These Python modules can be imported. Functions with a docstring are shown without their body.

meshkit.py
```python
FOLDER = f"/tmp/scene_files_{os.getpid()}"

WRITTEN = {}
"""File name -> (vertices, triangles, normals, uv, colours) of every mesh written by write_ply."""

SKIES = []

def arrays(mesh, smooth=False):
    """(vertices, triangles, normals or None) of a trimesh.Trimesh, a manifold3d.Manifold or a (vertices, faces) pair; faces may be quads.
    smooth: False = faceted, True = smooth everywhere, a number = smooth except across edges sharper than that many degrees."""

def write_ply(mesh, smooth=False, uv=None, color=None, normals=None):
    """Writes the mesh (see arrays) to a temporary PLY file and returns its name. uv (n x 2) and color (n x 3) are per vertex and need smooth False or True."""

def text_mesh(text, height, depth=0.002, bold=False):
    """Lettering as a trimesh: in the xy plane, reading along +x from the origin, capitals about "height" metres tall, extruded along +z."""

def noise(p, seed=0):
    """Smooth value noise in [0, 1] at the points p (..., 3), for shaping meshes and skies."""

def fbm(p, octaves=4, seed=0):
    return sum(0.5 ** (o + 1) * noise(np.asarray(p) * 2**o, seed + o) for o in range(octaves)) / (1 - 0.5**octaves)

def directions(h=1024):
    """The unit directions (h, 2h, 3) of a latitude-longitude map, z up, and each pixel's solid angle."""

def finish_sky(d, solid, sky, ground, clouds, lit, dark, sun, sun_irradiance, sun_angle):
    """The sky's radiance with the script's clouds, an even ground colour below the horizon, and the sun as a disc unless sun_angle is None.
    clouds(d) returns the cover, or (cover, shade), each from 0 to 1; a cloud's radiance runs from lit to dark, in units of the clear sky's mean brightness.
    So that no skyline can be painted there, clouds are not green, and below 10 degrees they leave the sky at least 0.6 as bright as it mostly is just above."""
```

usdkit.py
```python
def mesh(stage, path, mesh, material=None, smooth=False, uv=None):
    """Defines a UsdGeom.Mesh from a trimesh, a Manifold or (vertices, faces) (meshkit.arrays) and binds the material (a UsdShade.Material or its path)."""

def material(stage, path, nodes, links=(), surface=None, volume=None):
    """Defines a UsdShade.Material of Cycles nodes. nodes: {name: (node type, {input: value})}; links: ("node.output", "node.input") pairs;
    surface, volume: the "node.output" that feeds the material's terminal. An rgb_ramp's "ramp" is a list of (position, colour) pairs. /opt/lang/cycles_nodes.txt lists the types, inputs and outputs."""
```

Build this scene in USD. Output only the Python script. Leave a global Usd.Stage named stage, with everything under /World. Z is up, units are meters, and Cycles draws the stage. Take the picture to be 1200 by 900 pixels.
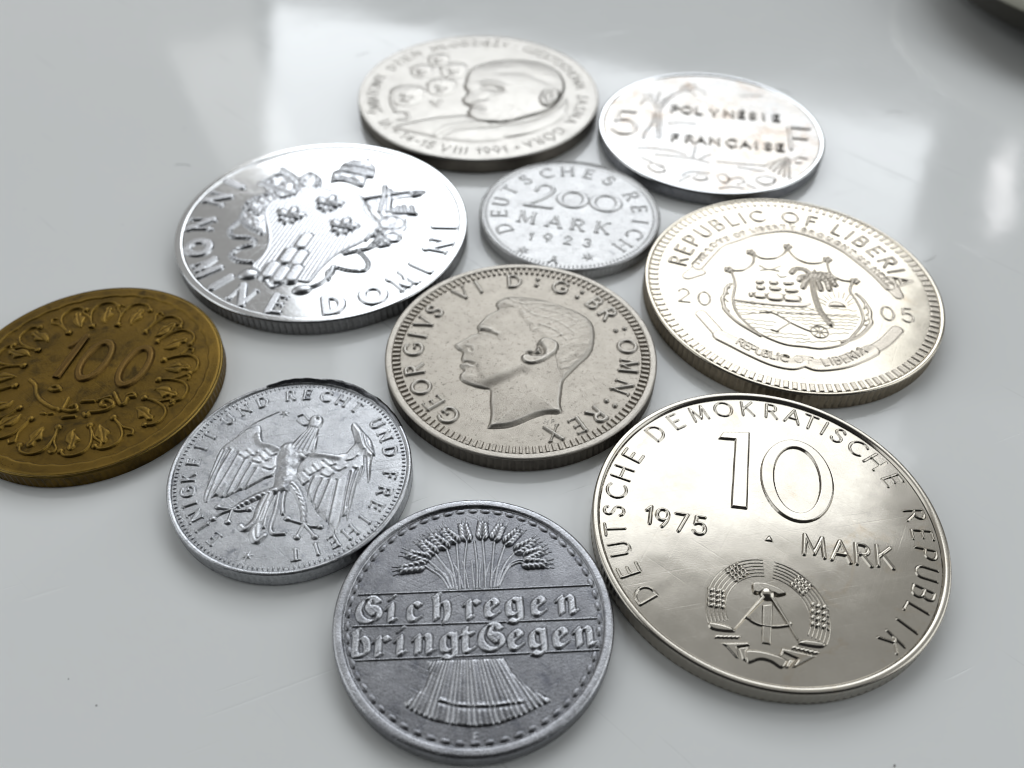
import json, math, random
import numpy as np
import trimesh, usdkit
from scipy.ndimage import gaussian_filter
from meshkit import fbm
from pxr import Usd, UsdGeom, UsdLux, UsdShade, Gf, Sdf, Vt

stage = Usd.Stage.CreateInMemory()
UsdGeom.SetStageUpAxis(stage, UsdGeom.Tokens.z)
UsdGeom.SetStageMetersPerUnit(stage, 1.0)
stage.SetDefaultPrim(UsdGeom.Xform.Define(stage, '/World').GetPrim())
UsdGeom.Scope.Define(stage, '/World/Looks')
MM = 0.001

# ------------------------------------------------------------------ camera
F_PX, PITCH, ROLL, CAM_H = 1022.689, 0.83261, 0.01782, 66.945
cam = UsdGeom.Camera.Define(stage, '/World/camera')
fw = np.array([0, math.cos(PITCH), -math.sin(PITCH)])
rt0 = np.array([1.0, 0, 0]); up0 = np.cross(rt0, fw)
rt = rt0 * math.cos(ROLL) + up0 * math.sin(ROLL)
up = up0 * math.cos(ROLL) - rt0 * math.sin(ROLL)
m = Gf.Matrix4d(*[float(x) for r in ((*rt, 0), (*up, 0), (*(-fw), 0), (0, 0, CAM_H * MM, 1)) for x in r])
cam.AddTransformOp().Set(m)
cam.CreateHorizontalApertureAttr(36.0); cam.CreateVerticalApertureAttr(27.0)
cam.CreateFocalLengthAttr(36.0 * F_PX / 1200)
cam.CreateClippingRangeAttr(Gf.Vec2f(0.004, 20))
cam.CreateFocusDistanceAttr(0.079)
cam.CreateFStopAttr(27.0)
cam.CreateExposureAttr(0.1)

# ------------------------------------------------------------------ light
dome = UsdLux.DomeLight.Define(stage, '/World/room_light')
dm = usdkit.material(stage, '/World/Looks/room', {'b': ('background_shader', {'color': (0.95, 0.98, 1.0), 'strength': 0.03})}, [], surface='b.background')
UsdShade.MaterialBindingAPI.Apply(dome.GetPrim()).Bind(dm)

def lamp(name, p0, p1, p3, color, strength):
    """a soft rectangular light; lower left, lower right, upper left corner in mm, as seen from the coins"""
    p0, p1, p3 = (np.array(p, float) * MM for p in (p0, p1, p3))
    e1, e2 = p1 - p0, p3 - p0
    n = -np.cross(e1, e2); n /= np.linalg.norm(n)
    w, h = np.linalg.norm(e1), np.linalg.norm(e2)
    L = UsdLux.RectLight.Define(stage, '/World/' + name)
    L.CreateWidthAttr(float(w)); L.CreateHeightAttr(float(h)); ce = p0 + e1 / 2 + e2 / 2
    L.AddTransformOp().Set(Gf.Matrix4d(*[float(x) for r in ((*(-e1 / w), 0), (*(e2 / h), 0), (*n, 0), (*ce, 1)) for x in r]))
    L.CreateColorAttr(Gf.Vec3f(*color)); L.CreateIntensityAttr(float(strength))
    return L

# the tall window behind the table: its clear lower panes and the paler blind above, leaning away to the right
W0, W1, W3 = (1.5 * np.array(q) for q in ((-204., 661, 250), (445., 860, 469), (-132., 432, 715)))
E1, E2 = W1 - W0, W3 - W0
for k, st in enumerate((3.9, 3.0, 2.1, 2.1)):
    a = W0 + E2 * k / 4; b = E2 / 4; b = b - E1 * (b @ E1) / (E1 @ E1)
    a = a + (E2 / 4 - b) / 2
    lamp('window_light' + (f'_{k:03d}' if k else ''), a, a + E1, a + b, (0.92, 0.96, 1.0), st)
# fill lamps added out of view at both sides; walls beside the window; lit ceiling
lamp('side_fill_light', (650, 330, 140), (650, -200, 140), (650, 330, 830), (0.95, 0.985, 1.0), 1.6)
lamp('side_fill_light_001', (-650, -200, 140), (-650, 330, 140), (-650, -200, 830), (0.95, 0.985, 1.0), 1.2)
lamp('wall_light', (-760, 380, 60), (-270, 880, 60), (-760, 380, 900), (1.0, 0.99, 0.96), 0.33)
lamp('wall_light_001', (620, 900, 60), (980, 420, 60), (620, 900, 900), (1.0, 0.99, 0.96), 0.12)
lamp('ceiling_light', (-1100, 1000, 1050), (1100, 1000, 1050), (-1100, 250, 1050), (0.98, 1.0, 1.0), 0.38)
lamp('window_slit_light', (470, 777, 436), (489, 772, 430), (500, 724, 474), (1.0, 0.97, 0.98), 4.5)
lamp('curtain_light', (-393, 966, 431), (-312, 1007, 417), (-352, 869, 549), (1.0, 1.0, 0.99), 0.95)
lamp('window_slit_light_001', (473, 998, 362), (481, 995, 361), (475, 961, 398), (1.0, 1.0, 1.0), 2.2)

# ------------------------------------------------------------------ where each coin lies: x, y, radius, turn (degrees), thickness, in mm
COINS = {"m10": [22.791, 43.067, 15.5, -10.5, 2.0],
         "pf50": [-2.781, 33.874, 11.45, 4, 1.7],
         "m500": [-20.302, 48.2, 11.134, -11, 1.8],
         "geo": [0.882, 63.708, 14.122, -11, 2.0],
         "tun": [-42.813, 59.868, 13.132, -9.6, 1.7],
         "dom": [-23.1, 84.754, 17.328, -15, 2.0],
         "lib": [31.266, 74.636, 16.495, -7, 2.2],
         "m200": [6.757, 88.434, 11.174, -12, 1.6],
         "pope": [-5.543, 115.668, 17.282, -12, 2.2],
         "f5": [26.781, 107.497, 15.416, -8, 2.0]}

# ------------------------------------------------------------------ outlines of the relief, in fractions of the coin's radius
TR = json.loads("""{"geo":{"head":[[[-0.267,0.416],[-0.295,0.458],[-0.287,0.511],[-0.232,0.568],[-0.131,0.593],[0.019,0.601],[0.175,0.569],[0.33,0.526],[0.435,0.462],[0.493,0.368],[0.514,0.248],[0.517,0.147],[0.489,0.051],[0.445,-0.028],[0.392,-0.136],[0.358,-0.219],[0.36,-0.312],[0.371,-0.437],[0.392,-0.525],[0.289,-0.561],[0.207,-0.618],[0.128,-0.687],[0.046,-0.739],[-0.072,-0.771],[-0.087,-0.761],[-0.079,-0.711],[-0.089,-0.626],[-0.117,-0.526],[-0.143,-0.426],[-0.187,-0.417],[-0.272,-0.405],[-0.355,-0.38],[-0.382,-0.344],[-0.383,-0.306],[-0.369,-0.273],[-0.404,-0.244],[-0.409,-0.212],[-0.397,-0.198],[-0.417,-0.159],[-0.422,-0.097],[-0.467,-0.074],[-0.491,-0.051],[-0.496,-0.026],[-0.439,0.048],[-0.393,0.099],[-0.361,0.133],[-0.366,0.168],[-0.382,0.185],[-0.364,0.253],[-0.336,0.324],[-0.295,0.376]]],"trunc":[[[-0.086,-0.768],[-0.072,-0.771],[0.046,-0.739],[0.128,-0.687],[0.207,-0.618],[0.289,-0.561],[0.392,-0.525],[0.387,-0.512],[0.285,-0.538],[0.201,-0.589],[0.122,-0.659],[0.04,-0.711],[-0.071,-0.747]]],"ear":[[[0.118,0.069],[0.129,0.126],[0.168,0.147],[0.221,0.132],[0.255,0.099],[0.252,0.038],[0.219,-0.019],[0.174,-0.078],[0.112,-0.121],[0.056,-0.123],[0.028,-0.09],[0.036,-0.059],[0.081,-0.033],[0.116,0.002]]],"earin":[[[0.125,0.07],[0.157,0.027],[0.155,-0.013],[0.101,-0.031],[0.066,-0.029]]],"eye":[[[-0.339,0.147],[-0.279,0.139],[-0.216,0.118]],[[-0.359,0.159],[-0.333,0.186],[-0.28,0.176]]],"nostril":[[[-0.4,-0.025],[-0.358,-0.036],[-0.35,-0.081],[-0.381,-0.083]]],"mouth":[[[-0.396,-0.201],[-0.358,-0.195],[-0.32,-0.204]]],"hair":[[[-0.267,0.416],[-0.19,0.443],[-0.112,0.428],[-0.074,0.349],[-0.025,0.286],[0.016,0.263]],[[0.009,0.261],[0.038,0.205],[0.079,0.201]],[[-0.229,0.557],[-0.14,0.488],[-0.051,0.496]],[[-0.051,0.496],[0.003,0.524],[0.09,0.539],[0.18,0.537]],[[0.045,0.463],[0.195,0.452],[0.353,0.38]],[[0.032,0.373],[0.198,0.345],[0.344,0.252]],[[0.079,0.277],[0.202,0.241],[0.302,0.16]],[[-0.129,0.512],[-0.07,0.437],[0.018,0.37]]],"jaw":[[[-0.318,-0.215],[-0.274,-0.282],[-0.252,-0.316]],[[-0.148,-0.405],[-0.042,-0.326],[0.063,-0.228]]]},
"m500":{"headp":[[[-0.046,0.537],[-0.034,0.59],[0.004,0.612],[0.064,0.591],[0.09,0.528],[0.087,0.449],[0.11,0.339],[0.132,0.232],[0.082,0.138],[-0.032,0.122],[-0.15,0.189],[-0.1,0.256],[-0.063,0.359],[-0.033,0.442]]],"beak":[[[-0.149,0.562],[-0.111,0.587],[-0.04,0.535]],[[-0.141,0.513],[-0.061,0.475],[-0.031,0.511]]],"body":[[[-0.153,0.198],[-0.082,0.25],[0.079,0.146],[0.042,0.047],[0.066,-0.054],[0.059,-0.143],[0.038,-0.208],[-0.056,-0.229],[-0.078,-0.138],[-0.11,-0.022],[-0.15,0.097]]],"wingl":[[[-0.16,0.196],[-0.254,0.222],[-0.341,0.228],[-0.419,0.378],[-0.476,0.385],[-0.539,0.313],[-0.59,0.215],[-0.656,0.088],[-0.646,-0.102],[-0.611,-0.323],[-0.557,-0.47],[-0.501,-0.385],[-0.419,-0.388],[-0.335,-0.298],[-0.298,-0.281],[-0.227,-0.206],[-0.173,-0.141],[-0.104,-0.074],[-0.15,0.097]]],"wingr":[[[0.079,0.146],[0.136,0.214],[0.334,0.229],[0.362,0.19],[0.412,0.33],[0.422,0.389],[0.345,0.525],[0.342,0.593],[0.387,0.583],[0.465,0.512],[0.557,0.437],[0.643,0.278],[0.621,0.264],[0.675,0.029],[0.646,0.028],[0.562,0.252],[0.571,0.145],[0.625,-0.341],[0.599,-0.347],[0.569,-0.153],[0.572,-0.49],[0.53,-0.491],[0.476,-0.439],[0.421,-0.402],[0.346,-0.352],[0.296,-0.297],[0.227,-0.227],[0.174,-0.145],[0.131,-0.128],[0.066,-0.037],[0.042,0.047]]],"featl":[[[-0.628,0.076],[-0.617,-0.132],[-0.604,-0.322]],[[-0.575,0.078],[-0.581,-0.177],[-0.552,-0.464]],[[-0.501,0.066],[-0.513,-0.18],[-0.527,-0.425]],[[-0.42,0.001],[-0.424,-0.196],[-0.422,-0.382]],[[-0.351,-0.02],[-0.363,-0.165],[-0.361,-0.304]],[[-0.289,-0.06],[-0.302,-0.187],[-0.301,-0.274]],[[-0.597,0.092],[-0.598,-0.074],[-0.579,-0.264]]],"featr":[[[0.535,0.32],[0.604,0.134],[0.653,0.029]],[[0.571,0.145],[0.591,-0.114],[0.619,-0.343]],[[0.491,0.074],[0.528,-0.162],[0.57,-0.386]],[[0.411,-0.032],[0.444,-0.248],[0.476,-0.439]],[[0.343,-0.047],[0.347,-0.218],[0.346,-0.352]],[[0.282,-0.043],[0.276,-0.165],[0.291,-0.289]],[[0.208,-0.041],[0.205,-0.129],[0.218,-0.212]],[[0.535,0.119],[0.547,-0.089],[0.574,-0.253]],[[0.462,0.473],[0.531,0.356],[0.632,0.276]]],"covert":[[[-0.466,0.037],[-0.41,0.013],[-0.386,0.045]],[[-0.428,0.091],[-0.358,0.051],[-0.338,0.092]],[[-0.337,0.001],[-0.282,-0.005],[-0.272,0.043]],[[-0.296,0.065],[-0.234,0.024],[-0.206,0.066]],[[-0.282,0.123],[-0.213,0.083],[-0.178,0.109]],[[-0.22,-0.045],[-0.158,-0.05],[-0.131,-0.008]],[[0.122,-0.007],[0.178,-0.039],[0.22,0.006]],[[0.172,0.058],[0.231,0.017],[0.26,0.059]],[[0.271,-0.01],[0.334,-0.023],[0.363,0.019]],[[0.329,0.074],[0.395,0.053],[0.439,0.098]],[[0.429,0.168],[0.472,0.195],[0.495,0.237]],[[0.508,0.113],[0.557,0.097],[0.58,0.138]],[[0.236,0.126],[0.309,0.088],[0.345,0.113]],[[0.092,-0.084],[0.157,-0.139],[0.186,-0.099]]],"wingbone":[[[-0.157,0.187],[-0.251,0.214],[-0.339,0.223],[-0.396,0.286]],[[0.146,0.207],[0.25,0.211],[0.34,0.212]],[[0.344,0.574],[0.442,0.488],[0.525,0.373],[0.637,0.283]]],"topfeather":[[[-0.573,0.248],[-0.543,0.321],[-0.488,0.411],[-0.413,0.497],[-0.334,0.574]]],"tail":[[[-0.069,-0.232],[-0.068,-0.376],[-0.064,-0.523],[-0.016,-0.673]],[[-0.097,-0.272],[-0.102,-0.4],[-0.091,-0.529],[-0.136,-0.623],[-0.186,-0.606]],[[-0.074,-0.293],[-0.045,-0.503],[-0.073,-0.622],[-0.013,-0.712],[0.031,-0.65]],[[-0.006,-0.244],[0.03,-0.404],[0.051,-0.563],[0.095,-0.617],[0.181,-0.599]],[[-0.02,-0.281],[-0.024,-0.449],[-0.001,-0.574]],[[0.034,-0.235],[0.058,-0.332],[0.097,-0.423]]],"legs":[[[0.063,-0.142],[0.141,-0.212],[0.229,-0.328],[0.296,-0.481]],[[-0.043,-0.226],[-0.146,-0.295],[-0.247,-0.398],[-0.309,-0.473]]],"toes":[[[0.296,-0.481],[0.221,-0.474],[0.153,-0.463]],[[0.296,-0.481],[0.369,-0.491],[0.43,-0.478]],[[0.296,-0.481],[0.289,-0.559],[0.288,-0.61]],[[0.296,-0.481],[0.362,-0.528],[0.424,-0.575]],[[-0.309,-0.473],[-0.371,-0.478],[-0.43,-0.477]],[[-0.309,-0.473],[-0.3,-0.542],[-0.294,-0.592]],[[-0.309,-0.473],[-0.379,-0.526],[-0.425,-0.588]],[[-0.309,-0.473],[-0.244,-0.472],[-0.181,-0.443]]],"star":[[[-0.276,0.567]]]},
"m10":{"ringo":[[[-0.318,-0.601],[-0.28,-0.447],[-0.203,-0.321],[-0.097,-0.266],[0.001,-0.24],[0.14,-0.284],[0.251,-0.356],[0.318,-0.47],[0.316,-0.594]]],"ringi":[[[-0.211,-0.579],[-0.187,-0.446],[-0.104,-0.363],[0.001,-0.332],[0.114,-0.365],[0.193,-0.423],[0.218,-0.518],[0.211,-0.616]]],"ears":[[[-0.189,-0.385],[-0.129,-0.325]],[[-0.267,-0.581],[-0.271,-0.482]],[[0.155,-0.333],[0.218,-0.377]],[[0.271,-0.462],[0.266,-0.587]]],"hammer":[[[-0.079,-0.405],[-0.078,-0.456],[-0.05,-0.467],[-0.022,-0.449],[-0.001,-0.472],[0.026,-0.45],[0.057,-0.457],[0.103,-0.434],[0.074,-0.413],[0.042,-0.401],[-0.015,-0.392]]],"handle":[[[-0.026,-0.523],[-0.029,-0.746],[0.021,-0.745],[0.031,-0.504]]],"pivot":[[[-0.001,-0.452]]],"legl":[[[-0.024,-0.461],[-0.006,-0.478],[-0.167,-0.704],[-0.175,-0.699]]],"legr":[[[0.011,-0.474],[0.034,-0.456],[0.163,-0.686],[0.155,-0.694]]],"arc":[[[-0.101,-0.614],[-0.068,-0.634],[-0.022,-0.642],[0.041,-0.637],[0.103,-0.616],[0.123,-0.599]]],"bandl":[[[-0.298,-0.677],[-0.281,-0.721],[-0.167,-0.712],[-0.188,-0.682]]],"grainl":[[[-0.272,-0.739],[-0.253,-0.77],[-0.127,-0.747],[-0.146,-0.717]]],"bandr":[[[0.155,-0.713],[0.188,-0.679],[0.295,-0.676],[0.271,-0.711]]],"grainr":[[[0.132,-0.724],[0.124,-0.743],[0.245,-0.757],[0.272,-0.723]]],"foldl":[[[-0.237,-0.783],[-0.09,-0.751],[-0.082,-0.77],[-0.151,-0.794],[-0.14,-0.853],[-0.157,-0.85],[-0.208,-0.8]],[[-0.147,-0.792],[-0.082,-0.77],[-0.104,-0.808],[-0.097,-0.865],[-0.123,-0.853]]],"banner":[[[-0.112,-0.81],[-0.086,-0.791],[0.002,-0.786],[0.1,-0.808],[0.073,-0.864],[0.017,-0.841],[-0.036,-0.84],[-0.094,-0.869]]],"foldr":[[[0.055,-0.802],[0.074,-0.748],[0.252,-0.756],[0.191,-0.806],[0.145,-0.841],[0.122,-0.848],[0.153,-0.797],[0.086,-0.778],[0.07,-0.806]],[[0.146,-0.797],[0.107,-0.855],[0.085,-0.856],[0.108,-0.805]]],"one":[[[-0.302,0.571],[-0.272,0.633],[-0.107,0.664],[-0.114,0.075],[-0.209,0.069],[-0.198,0.58]]],"zero":[[[0.172,0.352]]],"z2":[[[-0.049,0.312]]],"z3":[[[0.381,0.345]]],"z4":[[[0.184,0.669]]],"z5":[[[0.16,0.055]]],"y":[[[-0.671,-0.072],[-0.591,-0.079],[-0.482,-0.091],[-0.379,-0.09]]],"mk":[[[0.256,-0.096],[0.401,-0.099],[0.524,-0.098],[0.643,-0.086]]],"tri":[[[0.011,-0.099]]]},
"pf50":{"ears":[[[-0.361,0.426],[-0.592,0.39]],[[-0.33,0.482],[-0.534,0.554]],[[-0.28,0.534],[-0.409,0.66]],[[-0.19,0.574],[-0.345,0.725]],[[-0.113,0.622],[-0.241,0.766]],[[-0.035,0.634],[-0.071,0.82]],[[0.081,0.643],[0.094,0.827]],[[0.172,0.631],[0.25,0.781]],[[0.26,0.592],[0.391,0.72]],[[0.333,0.519],[0.521,0.622]],[[0.4,0.464],[0.578,0.529]],[[0.388,0.406],[0.605,0.395]]],"stems":[[[-0.174,0.222],[-0.229,0.323],[-0.355,0.426]],[[-0.155,0.221],[-0.204,0.335],[-0.33,0.471]],[[-0.137,0.22],[-0.166,0.348],[-0.273,0.519]],[[-0.118,0.219],[-0.141,0.375],[-0.188,0.559]],[[-0.093,0.218],[-0.103,0.416],[-0.113,0.615]],[[-0.056,0.216],[-0.059,0.414],[-0.035,0.626]],[[0.03,0.219],[0.036,0.409],[0.022,0.616]],[[0.092,0.216],[0.093,0.406],[0.084,0.635]],[[0.129,0.221],[0.149,0.404],[0.174,0.623]],[[0.154,0.22],[0.193,0.401],[0.257,0.586]],[[0.173,0.221],[0.238,0.399],[0.327,0.511]],[[0.185,0.225],[0.262,0.384],[0.328,0.431],[0.395,0.438]],[[0.192,0.232],[0.261,0.369],[0.34,0.416],[0.388,0.406]]],"skirt":[[[-0.34,-0.313],[0.202,-0.319],[0.254,-0.431],[0.362,-0.544],[0.503,-0.633],[0.42,-0.68],[0.292,-0.738],[0.123,-0.785],[-0.043,-0.791],[-0.231,-0.755],[-0.375,-0.697],[-0.488,-0.611],[-0.411,-0.562],[-0.344,-0.496],[-0.322,-0.414]]],"band":[[[-0.242,-0.6],[-0.096,-0.642],[0.106,-0.652],[0.299,-0.639]]],"topl":[[[-0.34,-0.313]]],"topr":[[[0.202,-0.319]]],"lines":[[[-0.832,0.209],[0.001,0.205],[0.868,0.205]],[[-0.856,-0.036],[-0.006,-0.053],[0.881,-0.061]],[[-0.833,-0.291],[-0.012,-0.297],[0.862,-0.298]]],"t1":[[[-0.713,0.08],[-0.541,0.076],[-0.403,0.059],[-0.214,0.074],[-0.01,0.049],[0.142,0.041],[0.309,0.04],[0.493,0.039],[0.713,0.045]]],"t2":[[[-0.783,-0.155],[-0.62,-0.197],[-0.474,-0.193],[-0.329,-0.201],[-0.172,-0.209],[-0.042,-0.197],[0.113,-0.172],[0.295,-0.205],[0.457,-0.213],[0.611,-0.202],[0.786,-0.204]]]},
"tun":{"one":[[[-0.324,0.235],[-0.279,0.269],[-0.262,0.345],[-0.206,0.369]],[[-0.221,0.36],[-0.222,0.114],[-0.237,-0.081]]],"zero":[[[-0.002,0.131]],[[-0.032,-0.06],[-0.071,-0.091],[-0.137,0.08],[-0.1,0.317],[-0.006,0.362],[0.051,0.308],[0.074,0.096],[0.051,-0.056]]],"ar":[[[-0.413,-0.152],[-0.347,-0.193],[-0.288,-0.276],[-0.214,-0.332],[-0.107,-0.374],[-0.057,-0.381],[-0.021,-0.38],[-0.031,-0.273]],[[-0.021,-0.38],[0.054,-0.383],[0.086,-0.359],[0.055,-0.32],[0.025,-0.348]],[[-0.152,-0.439],[-0.128,-0.44]],[[-0.095,-0.434],[-0.071,-0.429]],[[0.027,-0.45],[0.104,-0.424]],[[-0.22,-0.21],[-0.178,-0.217],[-0.141,-0.2],[-0.176,-0.172],[-0.207,-0.184]],[[0.084,-0.28],[0.168,-0.258]],[[0.155,-0.386],[0.183,-0.403],[0.191,-0.367]],[[0.191,-0.367],[0.238,-0.353],[0.295,-0.325],[0.332,-0.272],[0.293,-0.233],[0.241,-0.238],[0.235,-0.279],[0.276,-0.288]],[[0.199,-0.246],[0.266,-0.198]],[[0.28,-0.154],[0.373,-0.247],[0.404,-0.235],[0.402,-0.177],[0.447,-0.157],[0.425,-0.132],[0.389,-0.151]]]},
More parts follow.
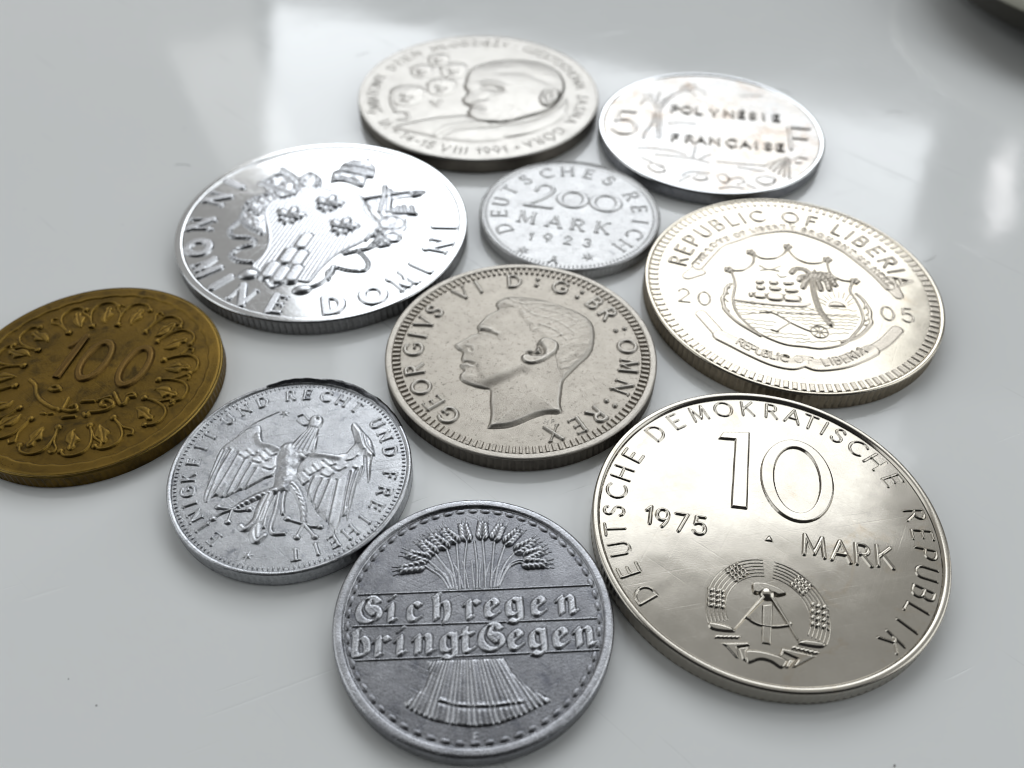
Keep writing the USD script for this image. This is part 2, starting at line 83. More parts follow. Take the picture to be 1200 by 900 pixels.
"lib":{"top":[[[-0.402,0.104],[-0.318,0.125],[-0.251,0.208],[-0.239,0.312],[-0.183,0.273],[-0.094,0.287],[-0.031,0.344],[0.001,0.41],[0.056,0.309],[0.14,0.267],[0.23,0.289],[0.267,0.341],[0.278,0.188],[0.338,0.121],[0.418,0.111]]],"knobs":[[[-0.421,0.113],[-0.26,0.328],[0.006,0.433],[0.274,0.327],[0.439,0.121]]],"outl":[[[-0.402,0.101],[-0.382,-0.032],[-0.402,-0.195],[-0.375,-0.332],[-0.288,-0.455],[-0.219,-0.518],[-0.088,-0.577],[0.037,-0.581],[0.143,-0.582],[0.283,-0.522],[0.356,-0.433],[0.437,-0.293],[0.442,-0.182],[0.419,-0.072],[0.392,0.011],[0.418,0.106]]],"leftleaf":[[[-0.411,-0.036],[-0.442,-0.085],[-0.453,-0.145],[-0.473,-0.192],[-0.465,-0.262],[-0.457,-0.309],[-0.378,-0.415],[-0.237,-0.521]]],"rightleaf":[[[0.281,-0.503],[0.392,-0.434],[0.485,-0.306],[0.489,-0.244],[0.498,-0.181],[0.48,-0.106],[0.459,-0.052],[0.431,-0.013]]],"ticks":[[[-0.436,-0.047],[-0.418,-0.082]],[[-0.456,-0.087],[-0.429,-0.142]],[[-0.474,-0.17],[-0.436,-0.222]],[[-0.47,-0.255],[-0.43,-0.312]],[[0.46,-0.045],[0.465,-0.08]],[[0.481,-0.099],[0.464,-0.158]],[[0.498,-0.181],[0.47,-0.22]],[[0.494,-0.244],[0.457,-0.277]],[[0.485,-0.306],[0.447,-0.319]]],"hull":[[[-0.389,-0.172],[-0.275,-0.19],[-0.134,-0.176],[0.055,-0.155],[0.12,-0.16],[0.06,-0.204],[-0.136,-0.219],[-0.389,-0.207]]],"sails":[[[-0.238,0.027],[-0.187,0.035],[-0.185,-0.005],[-0.238,-0.013]],[[-0.148,0.04],[-0.091,0.042],[-0.089,0.0],[-0.146,-0.004]],[[-0.052,0.04],[0.015,0.05],[0.017,0.013],[-0.046,0.001]],[[-0.238,-0.025],[-0.183,-0.024],[-0.182,-0.068],[-0.236,-0.072]],[[-0.15,-0.019],[-0.076,-0.023],[-0.077,-0.063],[-0.147,-0.067]],[[-0.043,-0.025],[0.038,-0.028],[0.037,-0.065],[-0.042,-0.072]],[[-0.253,-0.094],[-0.18,-0.097],[-0.179,-0.155],[-0.255,-0.159]],[[-0.164,-0.087],[-0.062,-0.087],[-0.065,-0.159],[-0.166,-0.167]],[[-0.052,-0.085],[0.047,-0.092],[0.046,-0.157],[-0.056,-0.16]],[[-0.295,-0.107],[-0.259,-0.102],[-0.262,-0.148],[-0.292,-0.153]]],"trunk":[[[0.149,0.1],[0.145,-0.041],[0.163,-0.196],[0.192,-0.275],[0.226,-0.345]]],"fronds":[[[0.15,0.135],[0.104,0.192],[0.046,0.191],[0.013,0.145]],[[0.149,0.13],[0.078,0.112],[0.06,0.072]],[[0.149,0.126],[0.108,0.071],[0.078,0.0]],[[0.165,0.118],[0.188,0.054],[0.196,-0.007]],[[0.175,0.124],[0.239,0.091],[0.254,0.002]],[[0.177,0.134],[0.262,0.125],[0.298,0.055]],[[0.173,0.144],[0.247,0.168],[0.3,0.123]],[[0.159,0.155],[0.173,0.195]],[[0.17,0.164],[0.215,0.181]]],"sun":[[[0.287,-0.17]],[[0.348,-0.161]]],"rays":[[[0.213,-0.16],[0.183,-0.136]],[[0.221,-0.13],[0.173,-0.095]],[[0.238,-0.107],[0.201,-0.055]],[[0.258,-0.089],[0.236,-0.035]],[[0.283,-0.075],[0.276,-0.014]],[[0.307,-0.072],[0.314,-0.008]],[[0.33,-0.078],[0.352,-0.01]],[[0.346,-0.098],[0.383,-0.027]],[[0.358,-0.117],[0.402,-0.06]],[[0.36,-0.138],[0.404,-0.103]]],"plough":[[[-0.229,-0.299],[-0.159,-0.286],[-0.097,-0.318],[-0.036,-0.366],[0.034,-0.407],[0.09,-0.432]],[[-0.036,-0.366],[-0.114,-0.443],[-0.125,-0.464],[-0.165,-0.453]]],"wheel":[[[0.145,-0.427]],[[0.2,-0.419]]],"bird":[[[-0.208,0.191],[-0.141,0.158],[-0.06,0.206]],[[-0.201,0.139],[-0.141,0.158],[-0.074,0.15]],[[-0.09,0.117],[-0.068,0.087],[-0.029,0.099]]],"sea":[[[-0.398,-0.195],[0.053,-0.184]],[[-0.399,-0.223],[0.144,-0.206]],[[-0.395,-0.251],[0.161,-0.224]],[[-0.391,-0.286],[0.167,-0.251]],[[-0.383,-0.319],[0.409,-0.229]],[[-0.375,-0.346],[-0.234,-0.304]],[[-0.113,-0.286],[0.425,-0.247]],[[0.239,-0.184],[0.414,-0.186]],[[-0.078,-0.315],[0.412,-0.276]],[[-0.034,-0.336],[0.399,-0.306]],[[0.037,-0.366],[0.386,-0.335]],[[-0.367,-0.372],[-0.128,-0.377]],[[-0.331,-0.408],[-0.149,-0.414]],[[-0.287,-0.442],[-0.169,-0.451]],[[0.081,-0.387],[0.364,-0.372]],[[-0.217,-0.485],[0.064,-0.469]],[[0.212,-0.434],[0.332,-0.41]],[[-0.2,-0.515],[0.079,-0.507]],[[-0.014,-0.547],[0.278,-0.49]]],"rib1":[[[-0.636,0.11],[-0.55,0.272],[-0.471,0.391],[-0.333,0.49],[-0.204,0.573],[0.023,0.64],[0.231,0.582],[0.391,0.475],[0.505,0.341],[0.598,0.208],[0.662,0.09]]],"tail1":[[[-0.636,0.11],[-0.711,-0.003],[-0.609,0.056]],[[0.662,0.09],[0.715,0.006],[0.684,0.178]]],"rib2":[[[-0.494,-0.56],[-0.41,-0.609],[-0.311,-0.668],[-0.18,-0.733],[-0.065,-0.751],[0.021,-0.715],[0.102,-0.738],[0.256,-0.692],[0.382,-0.614],[0.457,-0.554]]],"tail2":[[[-0.494,-0.56],[-0.528,-0.502],[-0.613,-0.372]],[[0.457,-0.554],[0.553,-0.466],[0.649,-0.339]]],"of":[[[0.022,-0.705]]],"r2a":[[[-0.402,-0.62],[-0.262,-0.704],[-0.081,-0.742]]],"r2b":[[[0.135,-0.745],[0.29,-0.687],[0.438,-0.569]]]},
"dom":{"shl":[[[-0.459,0.046],[-0.411,-0.066],[-0.328,-0.192],[-0.265,-0.32],[-0.247,-0.439],[-0.263,-0.556],[-0.183,-0.6],[-0.05,-0.717],[0.012,-0.658],[0.091,-0.61],[0.167,-0.591],[0.184,-0.465],[0.205,-0.356],[0.243,-0.257],[0.356,-0.08]]],"hills":[[[-0.044,-0.221],[-0.079,-0.397],[0.004,-0.399],[-0.127,-0.561],[-0.04,-0.586],[0.04,-0.55]]],"hd":[[[-0.044,-0.221],[-0.026,-0.157]]],"fleurs":[[[-0.255,0.01],[-0.052,0.214],[0.149,0.003]]],"cordl":[[[-0.458,0.057],[-0.48,-0.048],[-0.566,0.024],[-0.61,0.011]],[[-0.615,0.069],[-0.551,0.169],[-0.516,0.2]],[[-0.589,-0.042],[-0.565,-0.112],[-0.474,-0.18],[-0.357,-0.219]],[[-0.574,-0.153],[-0.584,-0.25],[-0.529,-0.308],[-0.441,-0.291],[-0.377,-0.299],[-0.363,-0.349],[-0.413,-0.391],[-0.445,-0.445],[-0.441,-0.497],[-0.377,-0.53],[-0.277,-0.517]]],"tasl":[[[-0.246,-0.635],[-0.18,-0.641]]],"keyl":[[[-0.559,0.525],[-0.403,0.442],[-0.315,0.363]],[[-0.624,0.312],[-0.507,0.285],[-0.339,0.253]],[[-0.622,0.334],[-0.534,0.446],[-0.399,0.38],[-0.337,0.274],[-0.41,0.191],[-0.489,0.249]],[[-0.38,0.449],[-0.338,0.526],[-0.256,0.487],[-0.225,0.39]]],"bits":[[[-0.609,0.021],[-0.569,-0.007],[-0.536,0.013]],[[-0.482,-0.019],[-0.49,0.047],[-0.451,0.019]],[[-0.598,0.135],[-0.547,0.16],[-0.481,0.129]],[[-0.536,0.214],[-0.483,0.21],[-0.446,0.16]]],"shr":[[[0.392,0.096],[0.313,0.153],[0.223,0.236],[0.122,0.395],[-0.024,0.38],[-0.199,0.4]]],"tiara":[[[-0.149,0.46],[-0.191,0.599],[-0.164,0.648],[-0.164,0.721],[-0.102,0.792],[-0.022,0.806],[-0.014,0.861],[0.044,0.794],[0.094,0.746],[0.134,0.615],[0.089,0.592],[0.101,0.476],[-0.041,0.503],[-0.119,0.489]]],"tbands":[[[-0.151,0.48],[-0.041,0.503],[0.097,0.485]],[[-0.178,0.582],[-0.076,0.613],[0.118,0.611]],[[-0.161,0.67],[-0.053,0.702],[0.096,0.695]]],"keyr":[[[0.164,0.35],[0.258,0.407],[0.43,0.507],[0.532,0.547]],[[0.444,0.531],[0.485,0.485],[0.531,0.518]],[[0.247,0.54],[0.286,0.425],[0.328,0.231]],[[0.296,0.505],[0.331,0.4],[0.379,0.246]],[[0.341,0.403],[0.405,0.254],[0.58,0.288]],[[0.425,0.334],[0.451,0.268]],[[0.463,0.355],[0.502,0.283]],[[0.518,0.362],[0.553,0.298]]],"ringr":[[[0.454,0.141]],[[0.539,0.167]]],"ringr2":[[[0.521,-0.006]],[[0.568,0.017]]],"cordr":[[[0.469,-0.013],[0.44,-0.107],[0.389,-0.173],[0.337,-0.205],[0.394,-0.238],[0.461,-0.309],[0.463,-0.38],[0.368,-0.409],[0.27,-0.406]],[[0.27,-0.406],[0.241,-0.462],[0.272,-0.532]],[[0.272,-0.258],[0.347,-0.202]],[[0.403,-0.152],[0.423,-0.009],[0.36,-0.045],[0.352,-0.082]],[[0.384,0.032],[0.42,0.025],[0.443,-0.003]]],"cordr3":[[[0.518,-0.084],[0.465,-0.117],[0.424,-0.095]]],"tasr":[[[0.252,-0.401],[0.267,-0.479],[0.239,-0.583],[0.153,-0.675]]],"mantl":[[[-0.624,0.312],[-0.555,0.515],[-0.412,0.461],[-0.323,0.548],[-0.205,0.459],[-0.213,0.363],[-0.331,0.235],[-0.385,0.138],[-0.458,0.057],[-0.333,-0.194],[-0.357,-0.219],[-0.488,-0.165],[-0.559,-0.11],[-0.6,-0.045],[-0.591,0.036],[-0.583,0.119],[-0.556,0.178],[-0.541,0.223]]],"mantr":[[[0.171,0.362],[0.258,0.407],[0.245,0.545],[0.312,0.51],[0.519,0.549],[0.537,0.5],[0.359,0.386],[0.394,0.325],[0.568,0.303],[0.537,0.22],[0.572,0.141],[0.567,0.034],[0.532,-0.063],[0.473,-0.08],[0.409,-0.031],[0.402,0.072],[0.273,0.196],[0.209,0.269]]]},
"pope":{"head":[[[-0.168,0.315],[-0.144,0.404],[-0.071,0.49],[0.011,0.545],[0.12,0.591],[0.221,0.617],[0.328,0.619],[0.425,0.607],[0.517,0.558],[0.588,0.492],[0.652,0.368],[0.687,0.24],[0.691,0.065],[0.648,-0.118],[0.57,-0.221],[0.495,-0.281],[0.412,-0.352],[0.317,-0.411],[0.185,-0.449],[0.099,-0.456],[0.035,-0.419],[0.002,-0.378],[-0.014,-0.324],[-0.01,-0.291],[-0.025,-0.253],[-0.021,-0.237],[-0.059,-0.23],[-0.089,-0.194],[-0.107,-0.145],[-0.097,-0.088],[-0.094,-0.032],[-0.122,0.005],[-0.15,0.059],[-0.152,0.122],[-0.166,0.21]]],"ear":[[[0.525,0.001],[0.538,0.103],[0.597,0.147],[0.651,0.131],[0.663,0.036],[0.638,-0.067],[0.592,-0.115],[0.541,-0.08]]],"earin":[[[0.563,0.033],[0.598,0.085],[0.631,0.028],[0.601,-0.044]]],"eye":[[[0.042,0.035],[0.1,0.032],[0.181,0.025]],[[0.016,0.096],[0.092,0.115],[0.193,0.073]]],"cheek":[[[0.105,-0.125],[0.183,-0.169],[0.212,-0.247]],[[0.04,-0.226],[0.099,-0.19],[0.158,-0.111]],[[0.276,-0.376],[0.312,-0.201]],[[0.359,-0.355],[0.388,-0.245]]],"nostril":[[[-0.075,-0.169],[0.004,-0.171],[0.073,-0.132]]],"mouth":[[[-0.013,-0.271],[0.051,-0.266],[0.113,-0.292]]],"neck":[[[0.002,-0.585],[0.11,-0.498],[0.32,-0.426],[0.466,-0.349],[0.593,-0.225],[0.689,-0.044],[0.715,0.114]],[[0.368,-0.632],[0.588,-0.519],[0.728,-0.365],[0.775,-0.211]]],"kids":[[[-0.562,-0.204]],[[-0.324,-0.0]],[[-0.563,0.216]],[[-0.301,0.293]],[[-0.474,0.442]]],"kidr":[[[-0.414,-0.167]],[[-0.216,0.027]],[[-0.486,0.235]],[[-0.201,0.318]],[[-0.395,0.462]]],"robe":[[[-0.549,-0.701],[-0.44,-0.594],[-0.237,-0.462],[-0.02,-0.367]],[[-0.121,-0.714],[-0.061,-0.62],[0.051,-0.553],[0.246,-0.464]],[[-0.561,-0.459],[-0.498,-0.444],[-0.448,-0.535],[-0.514,-0.571]],[[-0.69,-0.235],[-0.64,-0.353],[-0.571,-0.462]]],"collar":[[[-0.347,-0.237],[-0.277,-0.284],[-0.268,-0.196]]]},
"f5":{"five":[[[-0.704,0.176],[-0.82,0.186],[-0.838,0.021],[-0.769,0.056],[-0.696,0.046],[-0.672,-0.052],[-0.706,-0.18],[-0.774,-0.225],[-0.854,-0.173]]],"palm":[[[-0.464,-0.214],[-0.484,-0.019],[-0.48,0.187],[-0.454,0.285],[-0.363,0.517],[-0.267,0.633]],[[-0.446,-0.211],[-0.45,0.032],[-0.469,0.212],[-0.502,0.277],[-0.545,0.413]],[[-0.59,-0.258],[-0.578,-0.147],[-0.526,-0.004],[-0.51,0.182]]],"fronds":[[[-0.502,0.277],[-0.532,0.391],[-0.563,0.532]],[[-0.477,0.258],[-0.496,0.421],[-0.477,0.571]],[[-0.471,0.259],[-0.435,0.432],[-0.4,0.487]],[[-0.267,0.633],[-0.206,0.719],[-0.144,0.755]],[[-0.267,0.633],[-0.192,0.646],[-0.142,0.581]],[[-0.267,0.633],[-0.269,0.708],[-0.194,0.771]],[[-0.267,0.633],[-0.118,0.709],[-0.055,0.621]],[[-0.545,0.413],[-0.607,0.426],[-0.639,0.324]],[[-0.545,0.413],[-0.586,0.503],[-0.623,0.496]]],"coast":[[[-0.634,-0.415],[-0.52,-0.395],[-0.336,-0.405],[-0.22,-0.447]],[[-0.47,-0.491],[-0.333,-0.488],[-0.152,-0.497],[-0.016,-0.535]],[[-0.373,0.034],[-0.278,0.062],[-0.136,0.064]],[[-0.152,-0.477],[-0.131,-0.306]],[[-0.084,-0.485],[-0.005,-0.41]]],"huts":[[[-0.53,-0.664],[-0.476,-0.614],[-0.394,-0.681],[-0.37,-0.736],[-0.447,-0.769],[-0.516,-0.721]],[[-0.592,-0.553],[-0.487,-0.616],[-0.395,-0.661]],[[-0.148,-0.776],[-0.104,-0.729],[-0.038,-0.738],[-0.016,-0.792],[-0.081,-0.823],[-0.136,-0.813]],[[-0.236,-0.772],[-0.171,-0.702],[-0.016,-0.695]],[[-0.256,-0.853],[-0.17,-0.76]]],"F":[[[0.727,0.149],[0.715,-0.232]],[[0.721,0.155],[0.844,0.158]],[[0.717,-0.018],[0.854,-0.027]],[[0.792,-0.091],[0.847,-0.124],[0.808,-0.195]]],"coast2":[[[0.052,-0.511],[0.253,-0.507],[0.465,-0.501]],[[0.23,-0.561],[0.44,-0.585]],[[0.266,0.642],[0.477,0.679]]],"grass":[[[0.465,-0.501],[0.547,-0.426],[0.652,-0.346]],[[0.497,-0.535],[0.557,-0.444],[0.651,-0.357]],[[0.529,-0.569],[0.59,-0.459],[0.663,-0.355]],[[0.571,-0.602],[0.611,-0.475],[0.668,-0.364]],[[0.614,-0.634],[0.632,-0.492],[0.673,-0.363]],[[0.657,-0.646],[0.659,-0.507],[0.678,-0.373]],[[0.719,-0.355],[0.754,-0.329],[0.821,-0.338]],[[0.726,-0.415],[0.771,-0.407]]],"fruit":[[[0.369,-0.734],[0.415,-0.668],[0.481,-0.647],[0.545,-0.684],[0.52,-0.766],[0.442,-0.798]],[[0.051,-0.73],[0.106,-0.682],[0.161,-0.731],[0.149,-0.81],[0.094,-0.82]],[[0.171,-0.749],[0.238,-0.718],[0.28,-0.768],[0.225,-0.816]],[[0.072,-0.9],[0.18,-0.862],[0.267,-0.866]],[[0.301,-0.803],[0.365,-0.849]]],"w1":[[[-0.323,0.33],[-0.219,0.29],[-0.106,0.284],[0.031,0.283],[0.166,0.285],[0.281,0.28],[0.379,0.279],[0.482,0.29],[0.592,0.281]]],"w2":[[[-0.309,-0.205],[-0.182,-0.193],[-0.083,-0.216],[0.034,-0.213],[0.177,-0.204],[0.302,-0.199],[0.4,-0.192],[0.498,-0.198],[0.604,-0.203]]]},
"m200":{"d2":[[[-0.439,0.314],[-0.427,0.401],[-0.348,0.447],[-0.259,0.391],[-0.274,0.271],[-0.382,0.13],[-0.512,0.017],[-0.209,0.033]]],"stars":[[[-0.36,-0.767],[0.324,-0.715]]],"A":[[[-0.02,-0.84]]],"year":[[[-0.333,-0.512],[-0.151,-0.497],[0.067,-0.489],[0.276,-0.482]]],"mark":[[[-0.466,-0.194],[-0.268,-0.192],[-0.077,-0.208],[0.145,-0.2],[0.438,-0.174]]],"o":[[[-0.008,0.244],[0.363,0.262]]],"o2":[[[-0.187,0.22],[0.198,0.239]]],"o3":[[[-0.038,0.412],[0.336,0.436]]]}}""")


# ------------------------------------------------------------------ helpers: the scene tree
NAMES = {}
def nm(parent, name):
    k = NAMES[(parent, name)] = NAMES.get((parent, name), -1) + 1
    return f'{parent}/{name}' + (f'_{k:03d}' if k else '')
def tag(prim, **kw):
    for k, v in kw.items(): prim.SetCustomDataByKey(k, v)
    return prim
def obj(name, mesh, mat, parent='/World', smooth=True, kind=None, label=None, wear=None):
    """one Mesh prim; points given in mm"""
    v, f = (mesh.vertices, mesh.faces) if hasattr(mesh, 'faces') else mesh
    p = nm(parent, name)
    usdkit.mesh(stage, p, (np.asarray(v, float) * MM, f), MATS[mat], smooth=smooth)
    if wear is not None:
        UsdGeom.PrimvarsAPI(stage.GetPrimAtPath(p)).CreatePrimvar('wear', Sdf.ValueTypeNames.FloatArray, 'vertex').Set(Vt.FloatArray.FromNumpy(np.asarray(wear, np.float32)))
    if kind: tag(stage.GetPrimAtPath(p), kind=kind)
    if label: tag(stage.GetPrimAtPath(p), label=label)
    return p

# ------------------------------------------------------------------ materials
MATS = {}
def metal(name, base, tone, r0, r1, grain=0.3, gscale=9000, scr=0.0, spots=None, big=220, pit=0.0, wear=None):
    """struck metal: base and tone mix in broad patches, fine grain and hairline scratches in the bump"""
    N = {'tc': ('texture_coordinate', {}),
         'nb': ('noise_texture', {'scale': big, 'detail': 5.0, 'roughness': 0.65}),
         'rb': ('rgb_ramp', {'ramp': [(0.3, base), (0.75, tone)]}),
         'nr': ('noise_texture', {'scale': big * 3.1, 'detail': 6.0, 'roughness': 0.7}),
         'mr': ('map_range', {'from_min': 0.3, 'from_max': 0.7, 'to_min': r0, 'to_max': r1, 'clamp': True}),
         'ng': ('noise_texture', {'scale': gscale, 'detail': 4.0, 'roughness': 0.6}),
         'bu': ('bump', {'strength': min(1.0, grain), 'distance': 0.00009}),
         'p': ('principled_bsdf', {'metallic': 1.0})}
    L = [('tc.object', 'nb.vector'), ('nb.fac', 'rb.fac'), ('tc.object', 'nr.vector'), ('nr.fac', 'mr.value'),
         ('mr.result', 'p.roughness'), ('tc.object', 'ng.vector'), ('ng.fac', 'bu.height')]
    col = 'rb.color'
    if spots:                                    # stains with a shape of their own
        (sc, lo, hi, c) = spots
        N['ns'] = ('noise_texture', {'scale': sc, 'detail': 6.0, 'roughness': 0.7, 'distortion': 0.6})
        N['ms'] = ('map_range', {'from_min': lo, 'from_max': hi, 'clamp': True})
        N['cs'] = ('mix', {'color2': c})
        L += [('tc.object', 'ns.vector'), ('ns.fac', 'ms.value'), ('ms.result', 'cs.fac'), (col, 'cs.color1')]
        col = 'cs.color'
    if pit:                                      # dark specks of old dirt
        N['np'] = ('voronoi_texture', {'scale': 2600.0}); N['np2'] = ('noise_texture', {'scale': 700.0, 'detail': 3.0})
        N['mp'] = ('map_range', {'from_min': 0.10, 'from_max': 0.26, 'to_min': pit, 'to_max': 0.0, 'clamp': True})
        N['mp2'] = ('map_range', {'from_min': 0.5, 'from_max': 0.62, 'clamp': True})
        N['mm'] = ('math', {'math_type': 'multiply'})
        N['cp'] = ('mix', {'color2': tuple(0.25 * x for x in base)})
        L += [('tc.object', 'np.vector'), ('tc.object', 'np2.vector'), ('np.distance', 'mp.value'), ('np2.fac', 'mp2.value'),
              ('mp.result', 'mm.value1'), ('mp2.result', 'mm.value2'), ('mm.value', 'cp.fac'), (col, 'cp.color1')]
        col = 'cp.color'
    if wear:                                     # high points rubbed bright by handling
        N['ge'] = ('attribute', {'attribute': 'wear'}); N['mw'] = ('map_range', {'from_min': 0.05, 'from_max': 0.9, 'to_max': wear[0], 'clamp': True})
        N['cw'] = ('mix', {'color2': wear[1]})
        L += [('ge.fac', 'mw.value'), ('mw.result', 'cw.fac'), (col, 'cw.color1')]
        col = 'cw.color'
    L.append((col, 'p.base_color'))
    last = 'bu.normal'
    if scr:
        for i, a in enumerate((0.5, 1.9, 2.75)):
            N[f'rt{i}'] = ('mapping', {'rotation': (0, 0, a)}); N[f'sc{i}'] = ('mapping', {'scale': (130, 9000, 300), 'location': (i * 3.3, i, 0)})
            N[f'sn{i}'] = ('noise_texture', {'scale': 1.0, 'detail': 1.0, 'distortion': 0.3})
            N[f'sm{i}'] = ('map_range', {'from_min': 0.66, 'from_max': 0.76, 'to_min': 1.0, 'to_max': 0.0, 'clamp': True})
            N[f'sb{i}'] = ('bump', {'strength': scr, 'distance': 0.00003})
            L += [('tc.object', f'rt{i}.vector'), (f'rt{i}.vector', f'sc{i}.vector'), (f'sc{i}.vector', f'sn{i}.vector'), (f'sn{i}.fac', f'sm{i}.value'),
                  (f'sm{i}.result', f'sb{i}.height'), (last, f'sb{i}.normal')]
            last = f'sb{i}.normal'
    L.append((last, 'p.normal'))
    MATS[name] = usdkit.material(stage, '/World/Looks/' + name, N, L, surface='p.BSDF')

metal('warm_nickel', (0.54, 0.505, 0.445), (0.46, 0.428, 0.37), 0.13, 0.20, 0.03, 9000, 0.04, spots=(230, 0.60, 0.80, (0.46, 0.385, 0.29)), big=120)
metal('worn_silver', (0.42, 0.385, 0.335), (0.35, 0.32, 0.277), 0.34, 0.45, 0.40, 10000, 0.15, spots=(2200, 0.55, 0.70, (0.20, 0.18, 0.155)), big=520, pit=0.75, wear=(0.7, (0.56, 0.53, 0.48)))
metal('shaded_grimy_edge', (0.19, 0.17, 0.145), (0.11, 0.098, 0.084), 0.34, 0.45, 0.3, 7000, 0.1, big=420)  # edge metal darkened to paint in the shade there, besides grime in the reeds
metal('gilt_nickel', (0.62, 0.572, 0.485), (0.54, 0.49, 0.40), 0.12, 0.19, 0.03, 9000, 0.06, spots=(260, 0.60, 0.75, (0.50, 0.41, 0.30)), big=150)
metal('gilt_frost', (0.56, 0.51, 0.435), (0.52, 0.47, 0.40), 0.22, 0.30, 0.15, 12000, 0.05, big=300)
metal('gilt_edge', (0.33, 0.28, 0.21), (0.22, 0.185, 0.135), 0.28, 0.38, 0.15, 9000, 0.05, big=300)  # darker gilt for the edge: its shade put into the colour, with some dirt
metal('bright_aluminium', (0.72, 0.73, 0.74), (0.68, 0.69, 0.70), 0.07, 0.13, 0.03, 9000, 0.06, big=200)
metal('frosted_aluminium', (0.60, 0.61, 0.63), (0.56, 0.57, 0.59), 0.20, 0.28, 0.15, 14000, 0.0, big=300)
metal('edge_aluminium', (0.30, 0.30, 0.305), (0.20, 0.195, 0.19), 0.25, 0.36, 0.15, 9000, 0.0, big=300)  # darker aluminium, edge shade painted into the colour along with reed dirt
metal('grey_aluminium', (0.54, 0.55, 0.57), (0.39, 0.40, 0.42), 0.20, 0.34, 0.35, 9000, 0.30, spots=(900, 0.56, 0.70, (0.22, 0.23, 0.255)), big=420, pit=0.6, wear=(0.35, (0.68, 0.69, 0.71)))
metal('dark_aluminium', (0.29, 0.294, 0.312), (0.175, 0.178, 0.192), 0.16, 0.34, 0.32, 9000, 0.28, spots=(800, 0.54, 0.70, (0.14, 0.145, 0.165)), big=380, pit=0.6, wear=(0.75, (0.62, 0.63, 0.66)))
metal('light_aluminium', (0.50, 0.498, 0.495), (0.43, 0.428, 0.425), 0.28, 0.40, 0.40, 8000, 0.25, spots=(700, 0.58, 0.72, (0.32, 0.32, 0.325)), big=420, pit=0.5)
metal('toned_aluminium', (0.56, 0.56, 0.56), (0.56, 0.505, 0.44), 0.24, 0.34, 0.20, 8000, 0.20, spots=(240, 0.55, 0.72, (0.46, 0.37, 0.30)), big=170, pit=0.3)
metal('satin_nickel', (0.50, 0.48, 0.445), (0.47, 0.45, 0.42), 0.34, 0.44, 0.15, 9000, 0.0, big=200)
metal('tarnished_brass', (0.185, 0.112, 0.022), (0.10, 0.062, 0.014), 0.32, 0.48, 0.45, 8000, 0.30, spots=(420, 0.50, 0.68, (0.055, 0.037, 0.012)), big=260, pit=0.8, wear=(0.28, (0.42, 0.27, 0.06)))
metal('rubbed_brass', (0.24, 0.16, 0.04), (0.11, 0.075, 0.02), 0.28, 0.40, 0.35, 8000, 0.3, big=300, wear=(0.5, (0.5, 0.34, 0.1)))
metal('reddish_brass', (0.125, 0.070, 0.020), (0.09, 0.058, 0.017), 0.34, 0.48, 0.45, 8000, 0.3, big=300, pit=0.6, wear=(0.22, (0.36, 0.22, 0.06)))

# ------------------------------------------------------------------ helpers: curves and relief
def sp(pts, n=5, closed=False):
    """Catmull-Rom through the points"""
    p = np.asarray(pts, float)
    if len(p) < 3: return p
    q = np.vstack([p[-1:], p, p[:2]]) if closed else np.vstack([2 * p[:1] - p[1:2], p, 2 * p[-1:] - p[-2:-1]])
    t = np.linspace(0, 1, n, endpoint=False)[:, None]; out = []
    for i in range(1, len(q) - 2):
        a, b, c, d = q[i - 1:i + 3]
        out.append(0.5 * (2 * b + (c - a) * t + (2 * a - 5 * b + 4 * c - d) * t**2 + (3 * b - a - 3 * c + d) * t**3))
    return np.vstack(out + ([] if closed else [p[-1:]]))

def arc(cx, cy, rx, ry, a0, a1, n=14):
    t = np.radians(np.linspace(a0, a1, n))
    return np.stack([cx + rx * np.cos(t), cy + ry * np.sin(t)], 1)

def prof(d, h, s):
    t = np.clip(d / s, -1, 1)
    return np.where(t > 0, h * np.sin(t * math.pi / 2), h * math.pi / 2 * t)

